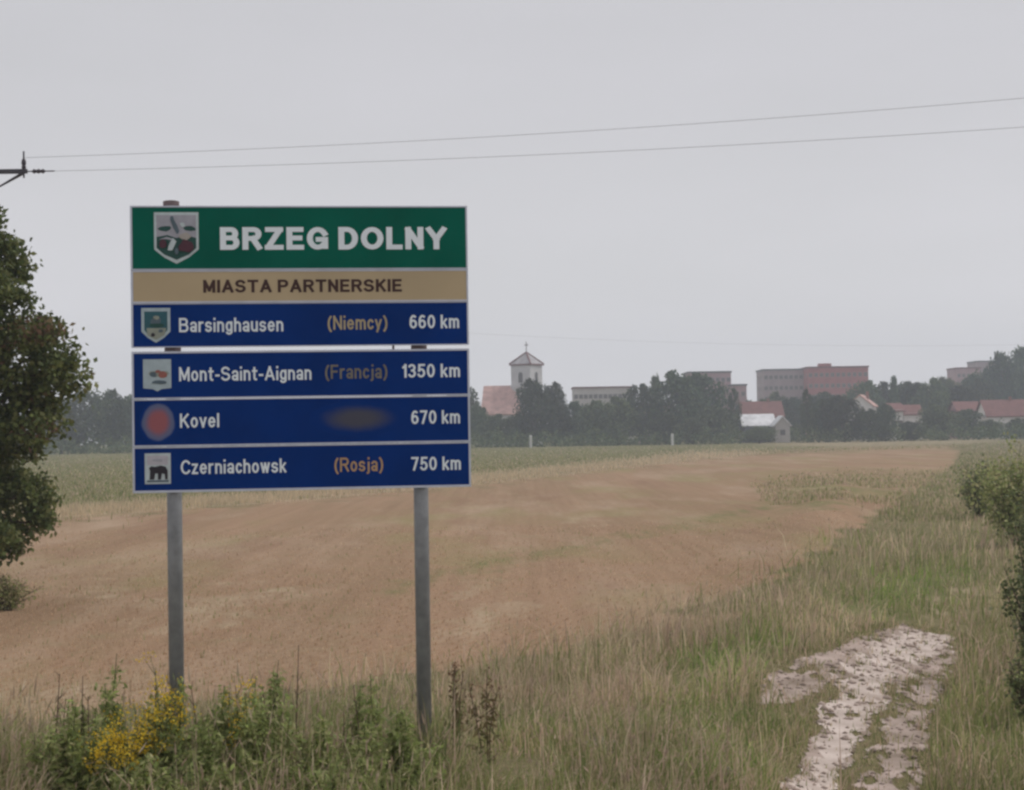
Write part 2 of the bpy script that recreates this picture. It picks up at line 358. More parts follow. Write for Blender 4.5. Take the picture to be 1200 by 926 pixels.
# ------------------------------------------------------------------ grass and stubble (nobody could count them)
def blades(X, Y, H, W, lean, cols, seed, head=0.0, headcol=None, wind=.25):
    rg = np.random.default_rng(seed); n = len(X)
    Z = gz(X, Y) - .02; th = rg.uniform(0, 2 * math.pi, n); ld = rg.uniform(0, 2 * math.pi, n)
    side = np.stack([np.cos(th), np.sin(th), np.zeros(n)], 1)
    ln = (np.abs(rg.normal(0, 1, n)) * lean * H)[:, None] * np.stack([np.cos(ld) + wind, np.sin(ld), np.zeros(n)], 1)
    P = np.stack([X, Y, Z], 1); up = np.zeros((n, 3)); up[:, 2] = H
    w = W[:, None]
    mid = P + up * .55 + ln * .3; tip = P + up * (1 - .25 * np.minimum(1, np.linalg.norm(ln, axis=1) / np.maximum(H, .01)))[:, None] + ln
    V = np.stack([P - side * w, P + side * w, mid + side * w * .75, mid - side * w * .75, tip], 1)
    k = (np.arange(n) * 5)[:, None]
    q = k + np.array([[0, 1, 2, 3]]); t = k + np.array([[3, 2, 4]])
    C = np.repeat(cols[:, None], 5, 1).reshape(-1, 3); Vs = [V.reshape(-1, 3)]; Cs = [C]; Q = [q]; off = n * 5
    if head > 0:
        s = np.nonzero(rg.random(n) < head)[0]; m_ = len(s)
        d = tip[s] - mid[s]; d /= np.linalg.norm(d, axis=1)[:, None]; hl = (.16 * H[s])[:, None]
        for ang in (0, 1.57):
            sd_ = np.stack([np.cos(th[s] + ang), np.sin(th[s] + ang), np.zeros(m_)], 1) * (W[s] * 1.1 + .001)[:, None]
            a = tip[s] - d * hl * .6
            hv = np.stack([a, a + d * hl * .45 + sd_, a + d * hl * 1.2, a + d * hl * .45 - sd_], 1)
            Vs.append(hv.reshape(-1, 3)); Q.append(off + (np.arange(m_) * 4)[:, None] + np.array([[0, 1, 2, 3]])); off += m_ * 4
            hc = headcol[rg.integers(0, len(headcol), m_)] * rg.uniform(.75, 1.2, (m_, 1)); Cs.append(np.repeat(hc[:, None], 4, 1).reshape(-1, 3))
    return np.concatenate(Vs), np.concatenate(Q), t, np.concatenate(Cs)
def wedge(n, y0, y1, half=.42, pad=1.0):
    # even density on the picture's ground would be 1/Y^2; sample Y so, X over the whole wedge
    u = rng.random(n); Y = 1 / (1 / y0 + u * (1 / y1 - 1 / y0)); X = rng.uniform(-1, 1, n) * (half * Y + pad); return X, Y
GREENS = np.array([(.23, .27, .09), (.28, .31, .12), (.32, .33, .14), (.19, .235, .085), (.38, .36, .17)])
DRY = np.array([(.58, .48, .30), (.66, .56, .38), (.52, .40, .27), (.62, .46, .36), (.60, .45, .34)])
HEADS = np.array([(.58, .43, .33), (.52, .40, .30), (.62, .52, .38), (.48, .38, .28)])
def pick(n, pdry):
    g = GREENS[rng.integers(0, 5, n)]; d = DRY[rng.integers(0, 5, n)]
    return np.where((rng.random(n) < pdry)[:, None], d, g) * rng.uniform(.75, 1.25, (n, 1))
def fields_of(X, Y):
    px, py = project(X, Y, gz(X, Y)); s = 1 / np.maximum(Y, 9)
    pj = px + (vnoise(X, Y, 1.2, 6) - .5) * 1200 * s; qj = py + (vnoise(X, Y, 1.6, 5) - .5) * 1300 * s + rng.normal(0, 1, len(X)) * 420 * s
    return px, py, pj, qj
def build_verge():
    # tall mixed grass of the near verge and the bank
    X, Y = wedge(150000, 10.2, 75)
    px, py, pj, qj = fields_of(X, Y)
    f = inpoly(pj, qj, FIELD); unc = inpoly(pj, qj, UNCUT)
    br = np.zeros(len(X), bool)
    for p in BRIGHT: br |= inpoly(pj, qj, p)
    pale = np.zeros(len(X), bool)
    for p in PALE: pale |= inpoly(pj, qj, p)
    patch = vnoise(X, Y, 2.3, 31); patch2 = vnoise(X, Y, .7, 32)
    keep = (~f | unc) & ~on_track(X, Y) & (patch2 + .3 * rng.random(len(X)) > .33) & ~(unc & ((rng.random(len(X)) < .35) | (vnoise(X, Y, 2.2, 55) < .38)))
    # the strip between and around the two ruts is trampled
    near_trk = on_track(X + .12, Y) | on_track(X - .12, Y) | on_track(X, Y - .4)
    bare = inpoly(px, py, [(930, 930), (1000, 780), (1120, 735), (1120, 780), (1080, 930)]) | (pale & (rng.random(len(X)) < .6))
    keep &= ~(near_trk & (rng.random(len(X)) < .75)); keep &= ~(bare & (rng.random(len(X)) < .72))
    X = X[keep]; Y = Y[keep]; br = br[keep]; patch = patch[keep]; patch2 = patch2[keep]; bare = bare[keep]; unc = unc[keep]; near_trk = near_trk[keep]; n = len(X); px = px[keep]; py = py[keep]
    pdry = np.clip(.60 + .9 * (patch - .5) - .55 * br, .06, .93)
    pdry = np.where((px > 1060) & (py > 650), np.clip(pdry - .25, .05, 1), pdry)      # greener right of the track
    pdry = np.where((px < 520) & (py > 840), np.clip(pdry - .25, .05, 1), pdry)      # weedy foot of the sign
    pdry = np.where(unc, .75, pdry); cols = pick(n, pdry) * (.78 + .5 * vnoise(X, Y, 1.1, 81))[:, None]; cols = np.where(br[:, None], cols * np.array([.95, 1.18, .8]), cols)
    nearw = (px < 540) & (Y < 13.2)
    H = rng.gamma(5, .044, n) * np.where(nearw, 1.35, 1) * (.25 + 1.35 * patch2) * (.7 + .6 * patch) * (1 - .5 * bare) * (1 - .35 * near_trk) * np.where(br, .75, 1.1)
    H *= (1 + .5 * ss(.3, .6, vnoise(X, Y, 5, 36)) * ss(17, 24, Y)) * np.where((px < 560) & (Y > 13), .6, 1); H *= np.where(unc, .34, 1); H = np.clip(H, .04, .85)
    W = .003 + .00022 * Y * rng.uniform(.6, 1.3, n)
    v, q, t, c = blades(X, Y, H, W, .5, cols, 3, .14, HEADS)
    tag(link('verge_grass', mesh_np('verge_grass', v, [q, t], [M_GRASS], c)), 'mixed green and dry tall grass covering the verge and bank around the field', 'grass', kind='stuff')
    X = rng.uniform(1.6, 9, 90000); Y = rng.uniform(11, 30, 90000)
    edge_ = (on_track(X + .14, Y) | on_track(X - .14, Y) | on_track(X + .3, Y) | on_track(X - .3, Y)); inn = on_track(X, Y)
    px_, py_ = project(X, Y, gz(X, Y)); mid_ = inpoly(px_, py_, [(930, 990), (1000, 780), (1120, 735), (1120, 780), (1080, 990)]) & ~inn
    deep = on_track(X + .10, Y) & on_track(X - .10, Y)
    k = (edge_ & ~inn) | (inn & ~deep & (rng.random(len(X)) < .5)) | (inn & deep & (rng.random(len(X)) < .05)) | mid_
    X = X[k]; Y = Y[k]; n = len(X); cols = pick(n, .5); H = rng.uniform(.03, .13, n) * (.5 + vnoise(X, Y, .5, 61)); W = .003 + .00016 * Y
    v, q, t, c = blades(X, Y, H, np.full(n, 1.0) * W, .6, cols, 9)
    tag(link('track_tufts', mesh_np('track_tufts', v, [q, t], [M_GRASS], c)), 'short trampled grass tufts between and beside the ruts of the track', 'grass', kind='stuff')
    # stubble of the harvested field, drilled in rows
    X, Y = wedge(90000, 17, 62)
    d = np.array([math.sin(R(20.5)), math.cos(R(20.5))]); pr = np.array([d[1], -d[0]])
    a = X * d[0] + Y * d[1]; b = X * pr[0] + Y * pr[1]; b = np.round(b / .26) * .26 + rng.normal(0, .025, len(b))
    X = a * d[0] + b * pr[0]; Y = a * d[1] + b * pr[1]
    px, py, pj, qj = fields_of(X, Y); k = inpoly(pj, qj, FIELD) & (vnoise(X, Y, 3, 41) + rng.random(len(X)) * .5 > .35); X = X[k]; Y = Y[k]; n = len(X)
    cols = np.array([(.66, .46, .30), (.58, .39, .25), (.72, .53, .36), (.50, .34, .22)])[rng.integers(0, 4, n)] * rng.uniform(.75, 1.2, (n, 1))
    weed = (rng.random(n) < .10 * ss(.5, .7, vnoise(X, Y, 4, 42)) + .03); cols = np.where(weed[:, None], GREENS[rng.integers(0, 5, n)] * 1.1, cols)
    H = rng.uniform(.03, .10, n) * np.where(weed, 1.4, 1); W = .003 + .00022 * Y * rng.uniform(.5, 1.1, n)
    v, q, t, c = blades(X, Y, H, W, .25, cols, 4)
    tag(link('field_stubble', mesh_np('field_stubble', v, [q, t], [M_GRASS], c)), 'short brown cereal stubble standing in rows on the harvested field', 'stubble', kind='stuff')
    # straw coloured margin and green meadow beyond the stubble
    X, Y = wedge(190000, 60, 345, .40)
    px, py, pj, qj = fields_of(X, Y)
    st = inpoly(px, py + rng.normal(0, 2.0, len(px)), STRAWLINE); un = inpoly(pj, qj, UNCUT) & (Y > 70) & (vnoise(X, Y, 2.2, 55) > .38)
    mead = ~inpoly(px, py, FIELD) & (rng.random(len(X)) < .6) & ~st & ~inpoly(px, py, FARSTRIP)
    k = st | un | mead; X = X[k]; Y = Y[k]; st = st[k]; un = un[k]; n = len(X)
    cols = np.where(st[:, None], np.array([.66, .54, .37]), pick(n, np.where(un, .6, .4))) * rng.uniform(.8, 1.2, (n, 1))
    H = np.where(st, rng.uniform(.15, .45, n), rng.uniform(.08, .28, n)); W = .0003 * Y * rng.uniform(.5, 1.2, n)
    v, q, t, c = blades(X, Y, H, W, .25, cols, 5)
    tag(link('meadow_grass', mesh_np('meadow_grass', v, [q, t], [M_GRASS], c)), 'pale straw margin and green meadow grass beyond the brown field', 'grass', kind='stuff')
build_verge()

# ------------------------------------------------------------------ the town sign
SY = 12.1; SYAW = R(7)
c0 = at(350, 500, SY)
SIGN = empty('town_sign', (c0[0], c0[1], float(gz(c0[0], c0[1]))), SYAW)
tag(SIGN, 'large green, beige and blue town sign listing partner towns on two grey posts', 'road sign')
sn = np.array([math.sin(SYAW), -math.cos(SYAW), 0]); su = np.array([math.cos(SYAW), math.sin(SYAW), 0]); sO = np.array(SIGN.location)
def sp(px, py):
    d = ray(px, py); t = np.dot(np.array([c0[0], c0[1], 0]) - CAM * np.array([1, 1, 0]), sn) / np.dot(d, sn)
    P = CAM + d * t; return float(np.dot(P - sO, su)), float(P[2] - sO[2])
ULEFT = sp(154, 400)[0]; URIGHT = sp(549.5, 400)[0]
def vrow(yl, yr): return (sp(154, yl)[1] + sp(549, yr)[1]) / 2
TH = .028
def panel(name, material, ytl, ytr, ybl, ybr, edge):
    z1 = vrow(ytl, ytr); z0 = vrow(ybl, ybr)
    mb = MB().box(ULEFT + .004, URIGHT - .004, -.006, TH, z0 + .003, z1 - .003)
    o = mb.build(name, material, SIGN)
    e = .013
    t, b, l, r = edge
    fr = [(ULEFT, URIGHT, z1 - t, z1)] * (t > 0) + [(ULEFT, URIGHT, z0, z0 + b)] * (b > 0) + [(ULEFT, ULEFT + l, z0 + b, z1 - t)] + [(URIGHT - r, URIGHT, z0 + b, z1 - t)]
    for x0, x1, q0, q1 in fr:
        MB().box(x0, x1, -.010, TH + .004, q0, q1).build('edge_strip', M_TRIM, o)
    return o
P_G = panel('title_panel', M_GREEN, 241, 242, 317, 315, (.011, .008, .014, .012))
P_B = panel('subtitle_panel', M_BEIGE, 317.6, 315.6, 355.5, 353.5, (.010, .012, .016, .012))
P_1 = panel('destination_panel', M_BLUE, 356, 354, 407, 404.5, (.005, .006, .014, .012))
P_2 = panel('destination_panel', M_BLUE, 412.5, 408.5, 467.3, 463.3, (.014, .008, .014, .014))
P_3 = panel('destination_panel', M_BLUE, 467.9, 463.9, 523.5, 518, (.008, .010, .014, .014))
P_4 = panel('destination_panel', M_BLUE, 524.1, 518.6, 578.5, 570, (.008, .016, .014, .014))
# posts
pl_u = sp(203.5, 590)[0]; pr_u = sp(494.5, 590)[0]; pr_rad = .053
topL = sp(200, 235)[1]; topR = sp(494, 246)[1]
for u, tp in ((pl_u, topL), (pr_u, topR)):
    mb = MB(); mb.tube([(u, TH + .004 + pr_rad, -.4), (u, TH + .004 + pr_rad, tp)], pr_rad, 20)
    p = mb.build('post', M_POST, SIGN, smooth=False)
    for poly in p.data.polygons: poly.use_smooth = len(poly.vertices) == 4
    mb = MB(); mb.tube([(u, TH + .004 + pr_rad, tp - .03), (u, TH + .004 + pr_rad, tp + .004), (u, TH + .004 + pr_rad, tp + .009)], [pr_rad + .004, pr_rad + .004, pr_rad * .7], 20)
    mb.build('post_cap', M_CAP, p)
    for zz in (vrow(300, 298), vrow(408, 405.3), vrow(440, 436), vrow(550, 545)):
        mb = MB(); mb.tube([(u, TH + .004 + pr_rad, zz - .022), (u, TH + .004 + pr_rad, zz + .022)], pr_rad + .005, 18); mb.build('clamp', M_CAP, p)
u = sp(461, 406)[0]; MB().box(u - .008, u + .008, .004, .02, vrow(413, 409.5), vrow(405, 402.5)).build('joining_strap', M_CAP, SIGN)
# lettering
# plain bold grotesque letters drawn as strokes (centre lines on a cap height of 1)
def _arc(cx, cy, rx, ry, a0, a1, n=10): return [(cx + rx * math.cos(R(a0 + (a1 - a0) * k / n)), cy + ry * math.sin(R(a0 + (a1 - a0) * k / n))) for k in range(n + 1)]
def _el(cx, cy, rx, ry): return _arc(cx, cy, rx, ry, 0, 360, 20) + ['c']
XH = .70
GLY = {
 'B': [[(0, 0), (0, 1)], [(0, 1)] + _arc(.36, .765, .19, .235, 90, -90) + [(0, .53)], [(0, .53)] + _arc(.38, .265, .22, .265, 90, -90) + [(0, 0)]],
 'R': [[(0, 0), (0, 1)], [(0, 1)] + _arc(.37, .75, .22, .25, 90, -90) + [(0, .5)], [(.33, .5), (.60, 0)]],
 'P': [[(0, 0), (0, 1)], [(0, 1)] + _arc(.36, .74, .23, .26, 90, -90) + [(0, .48)]],
 'Z': [[(.02, 1), (.56, 1)], [(.54, .97), (.03, .03)], [(0, 0), (.58, 0)]],
 'E': [[(0, 0), (0, 1)], [(0, 1), (.50, 1)], [(0, .52), (.45, .52)], [(0, 0), (.52, 0)]],
 'F': [[(0, 0), (0, 1)], [(0, 1), (.46, 1)], [(0, .52), (.40, .52)]],
 'G': [_arc(.36, .5, .36, .5, 32, 318, 18), [(.40, .44), (.69, .44)], [(.69, .44), (.69, .04)]],
 'C': [_arc(.34, .5, .34, .5, 40, 320, 18)],
 'D': [[(0, 0), (0, 1)], [(0, 1)] + _arc(.26, .5, .36, .5, 90, -90, 14) + [(0, 0)]],
 'O': [_el(.38, .5, .38, .5)],
 'L': [[(0, 0), (0, 1)], [(0, 0), (.47, 0)]],
 'N': [[(0, 0), (0, 1)], [(.01, .98), (.55, .02)], [(.56, 0), (.56, 1)]],
 'Y': [[(0, 1), (.33, .45)], [(.66, 1), (.33, .45)], [(.33, .46), (.33, 0)]],
 'M': [[(0, 0), (0, 1)], [(.02, .98), (.35, .12)], [(.68, .98), (.35, .12)], [(.70, 0), (.70, 1)]],
 'I': [[(0, 0), (0, 1)]],
 'A': [[(0, 0), (.33, 1)], [(.66, 0), (.33, 1)], [(.12, .28), (.54, .28)]],
 'S': [_arc(.28, .755, .28, .245, 25, 262, 14) + _arc(.28, .255, .30, .255, 82, -155, 14)],
 'T': [[(0, 1), (.60, 1)], [(.30, 1), (.30, 0)]],
 'K': [[(0, 0), (0, 1)], [(.54, 1), (.03, .40)], [(.20, .60), (.56, 0)]],
 'a': [_arc(.20, .52, .19, .18, 160, 0, 8) + [(.39, 0)], _el(.18, .17, .18, .165)],
 'r': [[(0, 0), (0, XH)], _arc(.24, .44, .24, .26, 180, 88, 6)],
 's': [_arc(.19, .525, .19, .175, 25, 262, 10) + _arc(.19, .18, .20, .18, 82, -155, 10)],
 'i': [[(0, 0), (0, XH - .06)], [(0, .98), (0, 1)]], 'l': [[(0, 0), (0, 1)]], 'j': [[(.06, XH - .06), (.06, -.10)] + _arc(-.06, -.10, .12, .12, 0, -80, 5), [(.06, .98), (.06, 1)]],
 'n': [[(0, 0), (0, XH)], [(0, .42)] + _arc(.20, .46, .20, .24, 170, 0, 8) + [(.40, 0)]],
 'h': [[(0, 0), (0, 1)], [(0, .42)] + _arc(.20, .46, .20, .24, 170, 0, 8) + [(.40, 0)]],
 'm': [[(0, 0), (0, XH)], [(0, .42)] + _arc(.17, .48, .17, .22, 170, 0, 8) + [(.34, 0)], [(.34, .42)] + _arc(.51, .48, .17, .22, 170, 0, 8) + [(.68, 0)]],
 'u': [[(.40, 0), (.40, XH)], [(0, XH)] + _arc(.20, .24, .20, .24, 180, 350, 8)],
 'g': [_el(.20, .36, .20, .34), [(.40, XH), (.40, -.06)] + _arc(.20, -.06, .20, .18, 0, -150, 8)],
 'e': [_arc(.21, .35, .21, .35, 5, 318, 16), [(.02, .36), (.40, .36)]],
 'c': [_arc(.20, .35, .20, .35, 40, 320, 14)], 'o': [_el(.21, .35, .21, .35)],
 't': [[(.12, .94), (.12, .14)] + _arc(.24, .14, .12, .14, 180, 275, 5), [(0, XH), (.28, XH)]],
 'v': [[(0, XH), (.20, .0)], [(.40, XH), (.20, .0)]], 'y': [[(0, XH), (.20, .02)], [(.40, XH), (.10, -.24)]],
 'w': [[(0, XH), (.15, 0)], [(.30, XH), (.15, 0)], [(.30, XH), (.45, 0)], [(.60, XH), (.45, 0)]],
 'z': [[(0, XH), (.34, XH)], [(.33, .67), (.02, .03)], [(0, 0), (.36, 0)]],
 'k': [[(0, 0), (0, 1)], [(.36, XH), (.03, .27)], [(.14, .40), (.38, 0)]],
 '0': [_el(.23, .5, .23, .5)], '1': [[(.16, 0), (.16, 1)], [(.16, .98), (0, .80)]],
 '3': [_arc(.20, .76, .21, .24, 150, -85, 10), _arc(.20, .265, .23, .265, 85, -150, 12)],
 '5': [[(.42, 1), (.06, 1)], [(.06, 1), (.03, .52)], [(.03, .50)] + _arc(.19, .31, .24, .31, 120, -150, 14)],
 '6': [_el(.22, .30, .22, .30), _arc(.24, .5, .24, .5, 60, 180, 8) + [(0, .3)]],
 '7': [[(0, 1), (.44, 1)], [(.43, .97), (.14, 0)]],
 '-': [[(0, .36), (.20, .36)]], '(': [_arc(.42, .40, .42, .72, 125, 235, 8)], ')': [_arc(-.24, .40, .42, .72, 55, -55, 8)]}
def stroke_word(body, th, gap=.13):
    V = []; Fc = []; D = []; x = 0.0; h = th / 2; di = 0
    for ch in body:
        if ch == ' ': x += .34; continue
        pts_all = [p for st in GLY[ch] for p in st if p != 'c']; wd = max(p[0] for p in pts_all); mn = min(p[0] for p in pts_all)
        x -= min(0, mn) * .6
        for st in GLY[ch]:
            closed = st[-1] == 'c'; P = [np.array(p, float) for p in st if p != 'c']
            if closed: P = P[:-1]
            n = len(P)
            if not closed:
                a = P[0] - P[1]; b = P[-1] - P[-2]; P = list(P); P[0] = P[0] + a / np.linalg.norm(a) * h; P[-1] = P[-1] + b / np.linalg.norm(b) * h
            base = len(V)
            for k in range(n):
                pv = P[k - 1] if (closed or k > 0) else P[k]; nx = P[(k + 1) % n] if (closed or k < n - 1) else P[k]
                d1 = P[k] - pv; d2 = nx - P[k]
                if np.linalg.norm(d1) < 1e-6: d1 = d2
                if np.linalg.norm(d2) < 1e-6: d2 = d1
                d1 = d1 / np.linalg.norm(d1); d2 = d2 / np.linalg.norm(d2); t = d1 + d2; t /= np.linalg.norm(t); nn = np.array([-t[1], t[0]]); ml = min(1.6, 1 / max(.3, float(np.dot(t, d1))))
                lo = -.5 if min(q[1] for q in P) < -.05 else -h; hi = max(1 + h, max(q[1] for q in P) + h)
                if max(q[1] for q in P) < XH + .12 and ch not in '()-' and ch.islower() and max(q[1] for q in P) > XH - .05: hi = XH + h
                for sg in (1, -1):
                    q = P[k] + nn * h * ml * sg; V.append((x + h + q[0], min(hi, max(lo, q[1])))); D.append(di)
            m_ = n if closed else n - 1
            for k in range(m_):
                a = base + 2 * k; b = base + 2 * ((k + 1) % n); Fc.append((a, a + 1, b + 1, b))
            di = (di + 1) % 4
        x += wd + th + gap
    return np.array(V), Fc, np.array(D)
def lettering(name, body, x0, x1, base, cap, material, parent, bold=.2, y=-.0078):
    V, fs, D = stroke_word(body, bold); ua, va = sp(x0, base); ub, _ = sp(x1, base); ch = cap / 165.3
    X = ua + (V[:, 0] - V[:, 0].min()) / (V[:, 0].max() - V[:, 0].min()) * (ub - ua); Z = va + (V[:, 1] + bold / 2) * ch / (1 + bold)
    me = bpy.data.meshes.new(name); me.from_pydata([(X[i], y - .0003 * D[i], Z[i]) for i in range(len(V))], [], fs); me.materials.append(material); me.update()
    return link(name, me, parent)
lettering('title_lettering', 'BRZEG DOLNY', 258, 524.5, 293, 26.5, M_WHITE, P_G, .27)
lettering('subtitle_lettering', 'MIASTA PARTNERSKIE', 238, 471, 343.3, 15, M_BROWN, P_B, .24)
for par, town, tx, country, cx, km, kx, base, cm in (
        (P_1, 'Barsinghausen', (210, 332), '(Niemcy)', (384, 454), '660 km', (480, 538), 389.5, M_TAN),
        (P_2, 'Mont-Saint-Aignan', (210, 365), '(Francja)', (381, 454), '1350 km', (471, 539), 447.0, M_TAN3),
        (P_3, 'Kovel', (211, 257), None, None, '670 km', (482, 539), 501.5, None),
        (P_4, 'Czerniachowsk', (212, 336), '(Rosja)', (392, 449), '750 km', (482, 540), 556.0, M_TAN2)):
    lettering('town_name', town, *tx, base, 16.5, M_WHITE, par, .17)
    # base line falls to the right in the photo only through the camera's roll, so shift it
    k = math.tan(ROLL) * 1.0
    lettering('distance', km, *kx, base - (kx[0] - tx[0]) * .0163, 16, M_WHITE, par, .18)
    if country: lettering('country_name', country, *cx, base - (cx[0] - tx[0]) * .0163, 16.5, cm, par, .165)
def blur_mat(name, c_in, c_out, p0, p1):
    mm = bpy.data.materials.new(name); mm.use_nodes = True; t = mm.node_tree; p = t.nodes['Principled BSDF']; p.inputs['Roughness'].default_value = .42; p.inputs['Specular IOR Level'].default_value = .06
    c = t.nodes.new('ShaderNodeTexCoord'); g = t.nodes.new('ShaderNodeTexGradient'); g.gradient_type = 'SPHERICAL'; mp = t.nodes.new('ShaderNodeMapping')
    mp.inputs['Location'].default_value = (-1, -1, 0); mp.inputs['Scale'].default_value = (2, 2, 0)
    n = t.nodes.new('ShaderNodeTexNoise'); n.inputs['Scale'].default_value = 9; ad = t.nodes.new('ShaderNodeMath'); ad.operation = 'MULTIPLY_ADD'; ad.inputs[1].default_value = .2
    r = t.nodes.new('ShaderNodeValToRGB'); e = r.color_ramp.elements; e[0].position = p0; e[0].color = (*c_out, 1); e[1].position = p1; e[1].color = (*c_in, 1); r.color_ramp.interpolation = 'EASE'
    K = t.links.new; K(c.outputs['UV'], mp.inputs[0]); K(mp.outputs[0], g.inputs[0]); K(c.outputs['Object'], n.inputs[0]); K(n.outputs[0], ad.inputs[0]); K(g.outputs[1], ad.inputs[2]); K(ad.outputs[0], r.inputs[0]); K(r.outputs[0], p.inputs['Base Color'])
    return mm, e
def decal(name, x0, x1, y0, y1, material, parent, n=28, y=-.0075):
    (ua, za) = sp(x0, y1); (ub, zb) = sp(x1, y0)
    pts = [((ua + ub) / 2 + (ub - ua) / 2 * math.cos(2 * math.pi * k / n), (za + zb) / 2 + (zb - za) / 2 * math.sin(2 * math.pi * k / n)) for k in range(n)]
    me = bpy.data.meshes.new(name); me.from_pydata([(a, y, b) for a, b in pts], [], [tuple(range(n))]); me.materials.append(material)
    uv = me.uv_layers.new(); 
    for i, lp in enumerate(me.loops):
        a, b = pts[lp.vertex_index]; uv.data[i].uv = ((a - ua) / (ub - ua), (b - za) / (zb - za))
    me.update(); return link(name, me, parent)
BL = (.0021, .0325, .187)
sm, _e = blur_mat('blurred_print', (.085, .085, .115), BL, .22, .85)
decal('blurred_country_name', 362, 476, 469, 512, sm, P_3)  # anonymising blur over the illegible country name, put into the colour; no real wear
sm2, e2 = blur_mat('blurred_crest', (.34, .12, .135), BL, .2, .75)
x = e2.new(.34); x.color = (.13, .15, .26, 1)
decal('crest', 163, 208, 469, 521, sm2, P_3)  # soft rim and reddish spot imitate the same blur over the crest
# crests: layered flat shapes
def crest(parent, x0, x1, y0, y1, layers, mats, name='crest'):
    (ua, za) = sp(x0, y1); (ub, zb) = sp(x1, y0); mb = MB()
    for k, (poly, mi) in enumerate(layers):
        mb.prism([(ua + a * (ub - ua), za + b * (zb - za)) for a, b in poly], -.0078 - .0009 * k, -.0055, mi)
    return mb.build(name, mats, parent)
M_C = [mat('crest_' + n_, c, .5, var=.1, scale=20) for n_, c in (('white', (.52, .58, .60)), ('lilac', (.38, .37, .42)), ('green', (.02, .075, .065)), ('maroon', (.085, .03, .045)),
       ('cream', (.40, .36, .33)), ('slate', (.10, .14, .17)), ('olive', (.30, .32, .27)), ('teal', (.03, .11, .14)), ('ice', (.42, .50, .54)), ('red', (.33, .12, .10)), ('black', (.03, .025, .035)), ('pale', (.50, .47, .52)))]
W_, LI, GR, MA, CR, SL, OL, TE, IC, RE, BK, PA = range(12)
def shield(i=0, tip=.0, sh=.28):
    return [(i, 1 - i), (i, sh + i * .5), (.22, sh * .45 + i), (.5, tip + i * 1.4), (.78, sh * .45 + i), (1 - i, sh + i * .5), (1 - i, 1 - i)]
def blob(cx, cy, rx, ry, n=9, seed=0, rot=0):
    q = random.Random(seed); o = []
    for k in range(n):
        t = 2 * math.pi * k / n; r = q.uniform(.78, 1.15); a = rx * r * math.cos(t); b = ry * r * math.sin(t)
        o.append((cx + a * math.cos(rot) - b * math.sin(rot), cy + a * math.sin(rot) + b * math.cos(rot)))
    return o
crest(P_G, 181, 232.5, 249, 309.5, [
    (shield(0), W_), (shield(.055), GR), ([(.055, .945), (.055, .52), (.3, .56), (.5, .50), (.72, .56), (.945, .50), (.945, .945)], LI),
    (blob(.24, .68, .17, .055, 9, 3, .1), GR), (blob(.80, .69, .16, .05, 9, 4, -.08), GR), ([(.10, .47), (.28, .52), (.46, .48), (.45, .45), (.26, .48)], LI),
    (blob(.48, .72, .05, .18, 8, 5, .5), SL), (blob(.40, .87, .045, .06, 7, 6), SL), (blob(.64, .76, .06, .05, 7, 9), W_), (blob(.70, .53, .15, .08, 9, 7), CR), (blob(.40, .37, .07, .14, 9, 8, -.45), W_),
    (blob(.72, .34, .18, .13, 10, 9), MA), (blob(.20, .38, .09, .09, 8, 11), MA), (blob(.50, .24, .05, .07, 7, 12), SL)], M_C)
crest(P_1, 166, 199.5, 361, 402, [
    (shield(0, 0, .32), IC), (shield(.10, 0, .32), TE), (blob(.50, .60, .20, .14, 10, 1), SL), ([(.18, .42), (.86, .42), (.80, .22), (.5, .08), (.2, .22)], OL),
    (blob(.52, .50, .24, .07, 10, 2), GR), (blob(.52, .72, .12, .06, 9, 3), OL), (blob(.40, .22, .07, .06, 8, 5), BK), (blob(.66, .34, .09, .05, 8, 6), SL)], M_C)
crest(P_2, 168, 200.5, 421, 459, [
    ([(0, 1), (0, .10), (.35, .07), (.5, 0), (.65, .07), (1, .10), (1, 1)], IC), (blob(.55, .55, .34, .11, 10, 2), OL), (blob(.36, .52, .13, .10, 8, 3), SL), (blob(.70, .53, .18, .11, 9, 4), RE),
    (blob(.52, .62, .10, .05, 8, 6), RE), (blob(.58, .28, .26, .06, 9, 5), SL)], M_C)
bear = [(.18, .14), (.20, .42), (.16, .52), (.24, .58), (.40, .56), (.62, .60), (.80, .56), (.88, .44), (.88, .14), (.78, .14), (.76, .32), (.66, .34), (.62, .14), (.50, .14), (.50, .34), (.40, .34), (.36, .14), (.28, .14)]
crest(P_4, 170, 200, 531, 567.5, [([(0, 1), (0, 0), (1, 0), (1, 1)], W_), ([(.1, .92), (.1, .62), (.9, .62), (.9, .92)], PA), (bear, BK), ([(.08, .12), (.08, .06), (.92, .06), (.92, .12)], SL), (blob(.5, .77, .22, .06, 8, 3), LI)], M_C)

